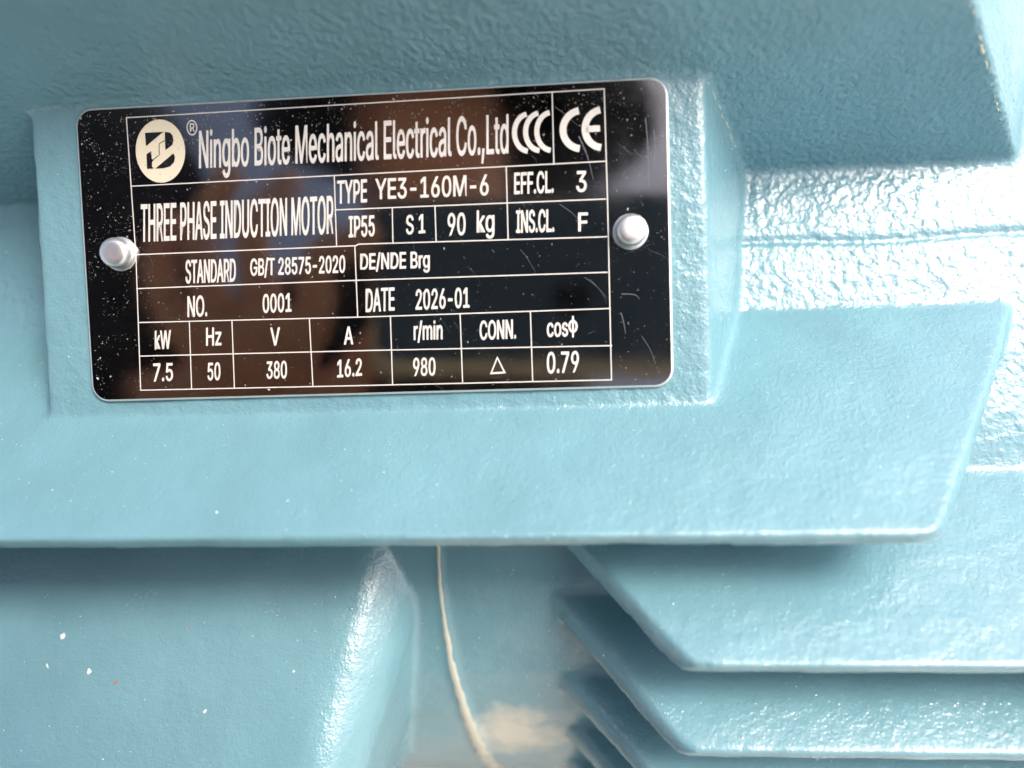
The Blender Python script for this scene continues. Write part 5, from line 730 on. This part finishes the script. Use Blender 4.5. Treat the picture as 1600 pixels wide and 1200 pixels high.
# ---------------------------------------------------------------- worn seams, beads and painted crease reflection on the casting
def tube(pts, radii, mat, name, parent, seg=8):
    """uneven bead along points (mm, plate frame)"""
    vs, fs = [], []
    n = len(pts)
    for i, p in enumerate(pts):
        d = (Vector(pts[min(n - 1, i + 1)]) - Vector(pts[max(0, i - 1)])).normalized()
        a = d.cross(Vector((0, 0, 1))).normalized()
        b = a.cross(d).normalized()
        for k in range(seg):
            t = 2 * math.pi * k / seg
            q = Vector(p) + (a * math.cos(t) + b * math.sin(t)) * radii[i]
            vs.append(tuple(q * MM))
    for i in range(n - 1):
        for k in range(seg):
            j = (k + 1) % seg
            fs.append((i * seg + k, i * seg + j, (i + 1) * seg + j, (i + 1) * seg + k))
    return add_obj(name, mesh_from(name, vs, fs, True), mat, parent)

def bead(path, r0, r1, mat, name, sink=0.4, rough=0.35, step=0.5, seed=0):
    pts, rad = [], []
    total = sum((Vector(b) - Vector(a)).length for a, b in zip(path, path[1:]))
    done = 0.0
    for a, b in zip(path, path[1:]):
        a, b = Vector(a), Vector(b)
        L = (b - a).length
        k = max(2, int(L / step))
        for i in range(k):
            q = a.lerp(b, i / k)
            t = (done + L * i / k) / total
            w = noise.noise(Vector((t * total * 0.9, seed, 0)))
            p = drop(q.x + 0.12 * w, q.y + 0.1 * noise.noise(Vector((t * total * 1.7, seed + 9, 0))))
            r = (r0 + (r1 - r0) * t) * (1 + rough * w)
            pts.append(p - Vector((0, 0, r * sink)))
            rad.append(max(0.05, r))
        done += L
    # even out jumps in depth
    for _ in range(3):
        pts = [pts[0]] + [(pts[i - 1] + pts[i] * 2 + pts[i + 1]) / 4 for i in range(1, len(pts) - 1)] + [pts[-1]]
    rad[0] = rad[-1] = 0.04
    return tube(pts, rad, mat, name, motor)

# crease line by the boss; its cream colour stands in for a fillet reflection
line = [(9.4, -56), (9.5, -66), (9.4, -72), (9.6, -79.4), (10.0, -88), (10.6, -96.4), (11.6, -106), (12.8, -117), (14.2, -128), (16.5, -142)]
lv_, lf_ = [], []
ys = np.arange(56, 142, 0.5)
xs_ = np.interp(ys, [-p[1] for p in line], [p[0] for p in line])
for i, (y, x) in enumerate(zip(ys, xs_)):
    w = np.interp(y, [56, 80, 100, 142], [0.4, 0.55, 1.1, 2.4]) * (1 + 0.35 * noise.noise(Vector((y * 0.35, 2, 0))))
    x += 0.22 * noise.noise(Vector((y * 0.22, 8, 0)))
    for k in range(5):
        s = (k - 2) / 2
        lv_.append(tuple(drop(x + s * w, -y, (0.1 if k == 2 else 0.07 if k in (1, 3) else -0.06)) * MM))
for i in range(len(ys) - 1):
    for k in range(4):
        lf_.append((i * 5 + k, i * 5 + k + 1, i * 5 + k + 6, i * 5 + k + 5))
add_obj('seam_reflection_line', mesh_from('seam_reflection_line', lv_, lf_, True), MAT['bead'], motor)
def flakes(name, p, q, n, rmax, seed):
    """broken line of bare filler where the enamel has cracked, p -> q"""
    rs = random.Random(seed)
    p, q = Vector(p), Vector(q)
    L = (q - p).length
    s = 0.0
    side = Vector((-(q - p).y, (q - p).x)).normalized()
    while s < L:
        ln = rs.uniform(0.4, 2.2)
        off = side * rs.uniform(-0.22, 0.22)
        a, b = p + (q - p).normalized() * s + off, p + (q - p).normalized() * min(L, s + ln) + off + side * rs.uniform(-0.2, 0.2)
        if (b - a).length > 0.3:
            bead([tuple(a), tuple(b)], rs.uniform(0.3, 1) * rmax, rs.uniform(0.3, 1) * rmax, MAT['chip'], name, 0.5, 0.8, 0.22, s + seed)
        s += ln + rs.uniform(0.05, 1.3) * n
flakes('cracked_seam', (68.0, 29.3), (77.2, 20.4), 0.5, 0.24, 3)
flakes('chipped_edge', (107.4, 38.6), (132.6, 21.5), 1.3, 0.3, 8)

# stray flecks of paint and rust on the boss
MAT['fleck_white'] = plain('white_paint_fleck', (0.72, 0.74, 0.72), 0.6, 0.0, 0.0, 900, 0.1)
MAT['fleck_red'] = plain('rust_red_fleck', (0.45, 0.14, 0.1), 0.7, 0.0, 0.0, 900, 0.2)
def fleck(x, y, rx, ry, ang, mat):
    vs = [tuple(drop(x, y, 0.12) * MM)]
    n = 11
    for i in range(n):
        a = 2 * math.pi * i / n
        k = random.uniform(0.6, 1.15)
        px, py = rx * k * math.cos(a), ry * k * math.sin(a)
        vs.append(tuple(drop(x + px * math.cos(ang) - py * math.sin(ang), y + px * math.sin(ang) + py * math.cos(ang), 0.05) * MM))
    add_obj('paint_fleck', mesh_from('paint_fleck', vs, [(0, i + 1, (i + 1) % n + 1) for i in range(n)]), mat, motor)
for a in ((-72.5, -81.5, 0.8, 0.75, 0.3, 'fleck_white'), (-65.0, -88.0, 0.55, 0.6, 1.0, 'fleck_white'), (-74.6, -87.0, 0.6, 0.25, -0.9, 'fleck_white'), (-58.5, -90.0, 0.8, 0.28, 0.6, 'fleck_red'),
          (-57.9, -91.4, 0.22, 0.15, 0.6, 'fleck_red'), (-44.0, -80.0, 0.22, 0.2, 0.0, 'fleck_red'), (-38.0, -95.0, 0.4, 0.3, 0.4, 'fleck_white'), (-20.0, -88.0, 0.3, 0.3, 0.4, 'fleck_white')):
    fleck(*a[:5], MAT[a[5]])

# ---------------------------------------------------------------- scratches on the plate
scr = []
def scratch(x0, y0, x1, y1, bow, w):
    p = []
    for i in range(9):
        t = i / 8
        p.append((x0 + (x1 - x0) * t + bow * math.sin(math.pi * t), y0 + (y1 - y0) * t + bow * 0.4 * math.sin(math.pi * t)))
    scr.extend(stroke(p, w, w * 0.4))
scratch(55.6, 22.5, 55.9, 9.0, 0.2, 0.16)
scratch(57.2, 20.0, 57.0, 12.0, 0.15, 0.12)
scratch(42.6, 19.5, 45.2, 11.0, 0.3, 0.22)
scratch(38.0, 25.5, 42.5, 21.5, 0.1, 0.1)
scratch(50.2, -11.5, 53.6, -12.6, 0.8, 0.2)
scratch(50.0, -15.2, 50.8, -19.3, 0.1, 0.22)
scratch(54.0, -20.0, 56.5, -25.5, 0.3, 0.12)
scratch(43.0, -8.0, 47.4, -12.5, 0.4, 0.1)
scratch(44.0, -8.4, 47.2, -13.2, 0.4, 0.08)
scratch(30.5, -2.0, 33.5, -7.0, 0.2, 0.1)
scratch(38.5, 6.5, 43.0, 2.0, 0.4, 0.12)
scratch(20.0, 12.5, 26.0, 9.8, 0.2, 0.07)
scratch(-46.0, -0.2, -45.2, -2.4, 0.1, 0.1)
scratch(-22.5, 0.0, -21.0, -2.0, 0.1, 0.08)
for i in range(26):
    x, y = random.uniform(5, 58), random.uniform(-29, 29)
    a = random.uniform(-1.2, -0.5) if i % 3 else random.uniform(0, 3.1)
    L = random.uniform(1, 5)
    scratch(x, y, x + L * math.cos(a), y + L * math.sin(a), random.uniform(-0.3, 0.3), random.uniform(0.03, 0.07))
sc = sheet('scratches', scr, MAT['scratch'], 0.016)
sc['kind'] = 'stuff'

# ---------------------------------------------------------------- dust
crumb = []
for k in range(6):
    pts = []
    for d in ((1, 0, 0), (-1, 0, 0), (0, 1, 0), (0, -1, 0), (0, 0, 1), (0, 0, -1)):
        pts.append([c * random.uniform(0.55, 1.25) + random.uniform(-0.3, 0.3) for c in d])
    crumb.append(np.array(pts))
OCT = np.array([(0, 2, 4), (2, 1, 4), (1, 3, 4), (3, 0, 4), (2, 0, 5), (1, 2, 5), (3, 1, 5), (0, 3, 5)])

def dust(name, label, cat, pos, nor, size, mat='dust'):
    vs, fs = [], []
    for i, (p, nn, s) in enumerate(zip(pos, nor, size)):
        c = crumb[i % 6] * s
        a = random.uniform(0, 6.28)
        rot = np.array([[math.cos(a), -math.sin(a), 0], [math.sin(a), math.cos(a), 0], [0, 0, 1]])
        c = (c * [1, random.uniform(0.5, 1), 0.6]) @ rot
        vs.append(np.asarray(p) + c + np.asarray(nn) * s * 0.3)
        fs.append(OCT + 6 * i)
    vs = np.concatenate(vs) * MM
    fs = np.concatenate(fs)
    o = add_obj(name, mesh_from(name, vs.tolist(), fs.tolist()), MAT[mat])
    o.matrix_world = M_PLATE
    o['kind'] = 'stuff'
    o['label'] = label
    o['category'] = cat
    return o

pp, ss = [], []
while len(pp) < 5000:
    x, y = random.uniform(-59, 59), random.uniform(-29.2, 29.2)
    dens = 0.16
    if x < -30:
        dens += 0.35 * (1 - (x + 59) / 30 if x < -30 else 0)
    if y > 8:
        dens += 0.75 * ((y - 8) / 21) ** 1.3
    if x < 0 and y < 0:
        dens *= 0.8
    dens += 0.9 * math.exp(-(((x + 52) / 5) ** 2 + ((y + 1) / 6) ** 2))
    dens += 0.9 * math.exp(-(((x - 54) / 4) ** 2 + ((y + 0.5) / 4) ** 2))
    dens += 0.4 * math.exp(-((x - 56) / 3) ** 2 - ((y + 25) / 4) ** 2)
    dens *= 0.5 + noise.noise(Vector((x * 0.25, y * 0.25, 4))) * 1.1
    if random.random() < dens:
        pp.append((x, y, 0.02))
        ss.append(min(0.42, random.lognormvariate(-2.8, 0.6)))
dust('dust', 'pale dust specks scattered over the black nameplate', 'dust', pp, [(0, 0, 1)] * len(pp), ss)
# grit on the upward faces of the painted casting
fnorm = nrm[quads].mean(axis=1)
upward = fnorm @ np.array([0, S2, S2])
vis = (cen[:, 2] > -45) & (cen[:, 0] > -110) & (cen[:, 0] < 140) & (upward > 0.25) & ~((np.abs(cen[:, 0]) < 61) & (np.abs(cen[:, 1]) < 31))
cand = np.nonzero(vis)[0]
pick = rng.choice(cand, 7500, replace=False)
keep = [i for i in pick if noise.noise(Vector(cen[i]) * 0.06) > rng.uniform(-0.45, 0.5)]
dust('grit', 'fine pale grit lying on the teal painted fins', 'grit', cen[keep], fnorm[keep], np.minimum(0.4, np.exp(rng.normal(-2.45, 0.45, len(keep)))), 'grit')

# ---------------------------------------------------------------- phone and photographer, mirrored in the plate
M_CAM = cam.matrix_world.copy()
phone = bpy.data.objects.new('phone', None)
col.objects.link(phone)
phone.matrix_world = M_CAM @ Matrix.Translation((0, 0, 0.06)) @ Matrix.Diagonal((1.17, 1.12, 1, 1))
phone['label'] = 'dark phone held over the motor, mirrored as the dark right half of the nameplate'
phone['category'] = 'phone'

def rbox(x0, x1, y0, y1, z0, z1, r, name, mat, parent):
    w, h = x1 - x0, y1 - y0
    ring_o = [(x + (x0 + x1) / 2, y + (y0 + y1) / 2) for x, y in rounded_rect(w, h, r)]
    ring_i = [(x + (x0 + x1) / 2, y + (y0 + y1) / 2) for x, y in rounded_rect(w - 1.6, h - 1.6, r - 0.8)]
    n = len(ring_o)
    vs, fs = [], []
    for rg, z in ((ring_i, z0), (ring_o, z0 + 0.8), (ring_o, z1 - 0.8), (ring_i, z1)):
        vs += [(x * MM, y * MM, z * MM) for x, y in rg]
    for k in range(3):
        for i in range(n):
            j = (i + 1) % n
            fs.append((k * n + i, k * n + j, (k + 1) * n + j, (k + 1) * n + i))
    fs.append(tuple(range(n - 1, -1, -1)))
    fs.append(tuple(range(3 * n, 4 * n)))
    return add_obj(name, mesh_from(name, vs, fs), mat, parent)

MAT['phone'] = plain('dark_blue_glass', (0.1, 0.125, 0.16), 0.3, 0.0, 0.0, 500, 0.1)
MAT['phone_frame'] = plain('tan_phone_case', (0.8, 0.6, 0.38), 0.5, 0.0, 0.0, 500, 0.05)
MAT['phone_lens'] = plain('lens_black', (0.005, 0.005, 0.006), 0.1, 0.0, 0.0, 500, 0.1)
MAT['skin'] = plain('brown_skin', (0.6, 0.3, 0.19), 0.5, 0.0, 0.0003, 300, 0.12)
MAT['jacket'] = plain('dark_navy_cloth', (0.018, 0.022, 0.03), 0.9, 0.0, 0.0008, 600, 0.25)
MAT['trousers'] = plain('dark_grey_cloth', (0.03, 0.03, 0.032), 0.9, 0.0, 0.0008, 600, 0.25)
MAT['hair'] = plain('black_hair', (0.012, 0.01, 0.009), 0.5, 0.0, 0.002, 500, 0.3)
MAT['shoe'] = plain('black_leather', (0.02, 0.02, 0.02), 0.5, 0.0, 0.0004, 300, 0.2)
# camera space: x right, y up, z back from the lens; the shell starts just behind the lens plane
rbox(-86, 50, -18, 60, 3.0, 10.5, 9, 'frame', MAT['phone_frame'], phone)
rbox(-84, 49, -10.5, 59, 2.3, 4.0, 8, 'back_glass', MAT['phone'], phone)
rbox(-14, 14, -9.5, 26, 1.7, 2.4, 6, 'camera_bump', MAT['phone'], phone)
rbox(-7, 7, 10, 24, 1.2, 1.75, 6.2, 'lens', MAT['phone_lens'], phone)

CAM_INV = M_CAM
def cw(x, y, z):
    """round the phone: x right, y up, z back, mm -> world"""
    return tuple(M_CAM @ (Vector((x * 1.17, y * 1.17, z + 60)) * MM))

def skinned(name, nodes, edges, root, mat, parent, levels=2):
    """nodes: {key: (pos, radius)}; one continuous skinned surface"""
    keys = list(nodes)
    me = bpy.data.meshes.new(name)
    me.from_pydata([nodes[k][0] for k in keys], [(keys.index(a), keys.index(b)) for a, b in edges], [])
    ob = bpy.data.objects.new(name, me)
    col.objects.link(ob)
    ob.modifiers.new('skin', 'SKIN')
    sub = ob.modifiers.new('sub', 'SUBSURF')
    sub.levels = sub.render_levels = levels
    for i, k in enumerate(keys):
        r = nodes[k][1]
        v = me.skin_vertices[0].data[i]
        v.radius = (r, r) if isinstance(r, float) else r
        v.use_root = (k == root)
    bpy.context.view_layer.update()
    done = bpy.data.meshes.new_from_object(ob.evaluated_get(bpy.context.evaluated_depsgraph_get()))
    bpy.data.objects.remove(ob)
    done.polygons.foreach_set('use_smooth', [True] * len(done.polygons))
    done.materials.clear()
    return add_obj(name, done, mat, parent)

person = bpy.data.objects.new('person', None)
col.objects.link(person)
person['label'] = 'person in dark jacket with a phone, the brown reflection in the nameplate'
person['category'] = 'person'

N = {
    'pelvis': ((-0.190, -0.595, 0.22), (0.15, 0.11)), 'belly': ((-0.190, -0.535, 0.33), (0.14, 0.11)), 'chest': ((-0.200, -0.445, 0.46), (0.16, 0.12)),
    'collar': ((-0.200, -0.365, 0.54), (0.12, 0.08)), 'neck': ((-0.070, -0.320, 0.585), 0.055), 'jaw': ((-0.070, -0.260, 0.605), (0.06, 0.07)),
    'face': ((-0.070, -0.230, 0.645), (0.075, 0.09)), 'crown': ((-0.070, -0.230, 0.70), (0.074, 0.085)), 'top': ((-0.070, -0.245, 0.74), 0.05),
    'nose': ((-0.070, -0.150, 0.615), 0.014),
    'shl': ((-0.370, -0.355, 0.50), 0.06), 'ell': (cw(-300, 140, 160), 0.045), 'shr': ((-0.030, -0.355, 0.50), 0.06), 'elr': ((0.090, -0.275, 0.30), 0.045),
    'wrl': (cw(-206, -56, 66), 0.027), 'wrr': (cw(78, -92, 70), 0.027),
    'hipl': ((-0.280, -0.595, 0.20), 0.085), 'knl': ((-0.410, -0.335, 0.42), 0.06), 'anl': ((-0.360, -0.575, 0.085), 0.04), 'tol': ((-0.380, -0.415, 0.035), 0.035),
    'hipr': ((-0.100, -0.595, 0.20), 0.085), 'knr': ((0.050, -0.335, 0.42), 0.06), 'anr': ((-0.010, -0.575, 0.085), 0.04), 'tor': ((0.010, -0.415, 0.035), 0.035),
}
E_ = [('pelvis', 'belly'), ('belly', 'chest'), ('chest', 'collar'), ('collar', 'neck'), ('neck', 'jaw'), ('jaw', 'face'), ('face', 'crown'), ('crown', 'top'), ('face', 'nose'),
      ('collar', 'shl'), ('shl', 'ell'), ('ell', 'wrl'), ('collar', 'shr'), ('shr', 'elr'), ('elr', 'wrr'),
      ('pelvis', 'hipl'), ('hipl', 'knl'), ('knl', 'anl'), ('anl', 'tol'), ('pelvis', 'hipr'), ('hipr', 'knr'), ('knr', 'anr'), ('anr', 'tor')]
# left hand: palm at the phone's left end, fingers on its back, thumb on the screen side
N['pl'] = (cw(-168, -34, 46), (0.036, 0.018))
N['pl2'] = (cw(-150, -12, 26), (0.04, 0.016))
E_ += [('wrl', 'pl'), ('pl', 'pl2')]
for k, (xs, tip, mid) in enumerate(((-112, (-76, 44, -9), (-106, 34, -8)), (-136, (-112, 68, -6), (-134, 46, -7)), (-159, (-144, 74, 4), (-160, 48, -2)), (-181, (-176, 58, 10), (-184, 34, 4)))):
    a, b, c = f'l{k}a', f'l{k}b', f'l{k}c'
    N[a] = (cw(xs, 8, 8), 0.0102)
    N[b] = (cw(*mid), 0.0094)
    N[c] = (cw(*tip), 0.0078)
    E_ += [('pl2', a), (a, b), (b, c)]
N['lt1'] = (cw(-112, -28, 36), 0.0125)
N['lt2'] = (cw(-92, -6, 28), 0.011)
N['lt3'] = (cw(-74, 14, 20), 0.009)
E_ += [('pl', 'lt1'), ('lt1', 'lt2'), ('lt2', 'lt3')]
# right hand: cradles the phone's lower edge from below
N['pr'] = (cw(52, -66, 44), (0.036, 0.018))
N['pr2'] = (cw(32, -46, 24), (0.034, 0.015))
E_ += [('wrr', 'pr'), ('pr', 'pr2')]
for k, (xs, yt) in enumerate(((58, -24), (34, -24.5), (10, -25), (-12, -26))):
    a, b, c = f'r{k}a', f'r{k}b', f'r{k}c'
    N[a] = (cw(xs + 2, -50, 10), 0.0095)
    N[b] = (cw(xs - 14, -36, 4), 0.0088)
    N[c] = (cw(xs - 34, yt - 4, 8), 0.0074)
    E_ += [('pr2', a), (a, b), (b, c)]
N['rt1'] = (cw(74, -40, 38), 0.0125)
N['rt2'] = (cw(66, -16, 26), 0.011)
N['rt3'] = (cw(52, 4, 20), 0.009)
E_ += [('pr', 'rt1'), ('rt1', 'rt2'), ('rt2', 'rt3')]
skinned('body', N, E_, 'pelvis', MAT['skin'], person)
def grow(k, dr, f=1.0):
    p, r = N[k]
    return (p, (r + dr) * f) if isinstance(r, float) else (p, (r[0] + dr, r[1] + dr))
cuffl = tuple(Vector(N['ell'][0]).lerp(Vector(N['wrl'][0]), 0.9))
cuffr = tuple(Vector(N['elr'][0]).lerp(Vector(N['wrr'][0]), 0.9))
J = {k: grow(k, 0.022) for k in ('pelvis', 'belly', 'chest', 'collar', 'shl', 'ell', 'shr', 'elr')}
J['neck'] = (N['neck'][0], 0.075)
J['cl'] = (cuffl, 0.045)
J['cr'] = (cuffr, 0.045)
skinned('jacket', J, [('pelvis', 'belly'), ('belly', 'chest'), ('chest', 'collar'), ('collar', 'neck'), ('collar', 'shl'), ('shl', 'ell'), ('ell', 'cl'), ('collar', 'shr'), ('shr', 'elr'), ('elr', 'cr')], 'pelvis', MAT['jacket'], person)
T_ = {k: grow(k, 0.018) for k in ('hipl', 'knl', 'hipr', 'knr')}
T_['pelvis'] = (N['pelvis'][0], (0.165, 0.125))
T_['al'] = (tuple(Vector(N['knl'][0]).lerp(Vector(N['anl'][0]), 0.88)), 0.062)
T_['ar'] = (tuple(Vector(N['knr'][0]).lerp(Vector(N['anr'][0]), 0.88)), 0.062)
skinned('trousers', T_, [('pelvis', 'hipl'), ('hipl', 'knl'), ('knl', 'al'), ('pelvis', 'hipr'), ('hipr', 'knr'), ('knr', 'ar')], 'pelvis', MAT['trousers'], person)
for s, a, t in (('l', 'anl', 'tol'), ('r', 'anr', 'tor')):
    p, q = Vector(N[a][0]), Vector(N[t][0])
    skinned('shoe', {'a': ((p.x, p.y - 0.03, 0.05), 0.05), 'b': ((p.x, p.y + 0.06, 0.048), 0.048), 'c': ((q.x, q.y + 0.02, 0.04), 0.04)}, [('a', 'b'), ('b', 'c')], 'a', MAT['shoe'], person, 2)
skinned('hair', {'a': ((-0.070, -0.315, 0.655), (0.065, 0.06)), 'b': ((-0.070, -0.290, 0.70), (0.084, 0.07)), 'c': ((-0.070, -0.250, 0.735), (0.08, 0.062)), 'd': ((-0.070, -0.195, 0.735), (0.06, 0.035))}, [('a', 'b'), ('b', 'c'), ('c', 'd')], 'a', MAT['hair'], person)

# dark wide brim, added to block sky reflections in the nameplate
hv, hf = [], []
SKY_BLOCK_HAT = Matrix.Translation((-0.045, -0.225, 0.73)) @ Matrix.Rotation(math.radians(-38), 4, 'X')
hp = [(0.0, 0.085), (0.05, 0.082), (0.078, 0.066), (0.088, 0.03), (0.094, 0.0), (0.13, -0.008), (0.165, -0.022), (0.168, -0.026), (0.13, -0.013), (0.09, -0.006)]
for r, z in hp[1:]:
    for i in range(40):
        a = 2 * math.pi * i / 40
        hv.append(tuple(SKY_BLOCK_HAT @ Vector((r * math.cos(a), r * 1.1 * math.sin(a), z + 0.006 * math.sin(2 * a) * (r > 0.12)))))
hv.append(tuple(SKY_BLOCK_HAT @ Vector((0, 0, 0.085))))
for k in range(len(hp) - 2):
    for i in range(40):
        j = (i + 1) % 40
        hf.append((k * 40 + i, k * 40 + j, (k + 1) * 40 + j, (k + 1) * 40 + i))
for i in range(40):
    hf.append((i, len(hv) - 1, (i + 1) % 40))
add_obj('sky_block_hat', mesh_from('sky_block_hat', hv, hf, True), MAT['jacket'], person)
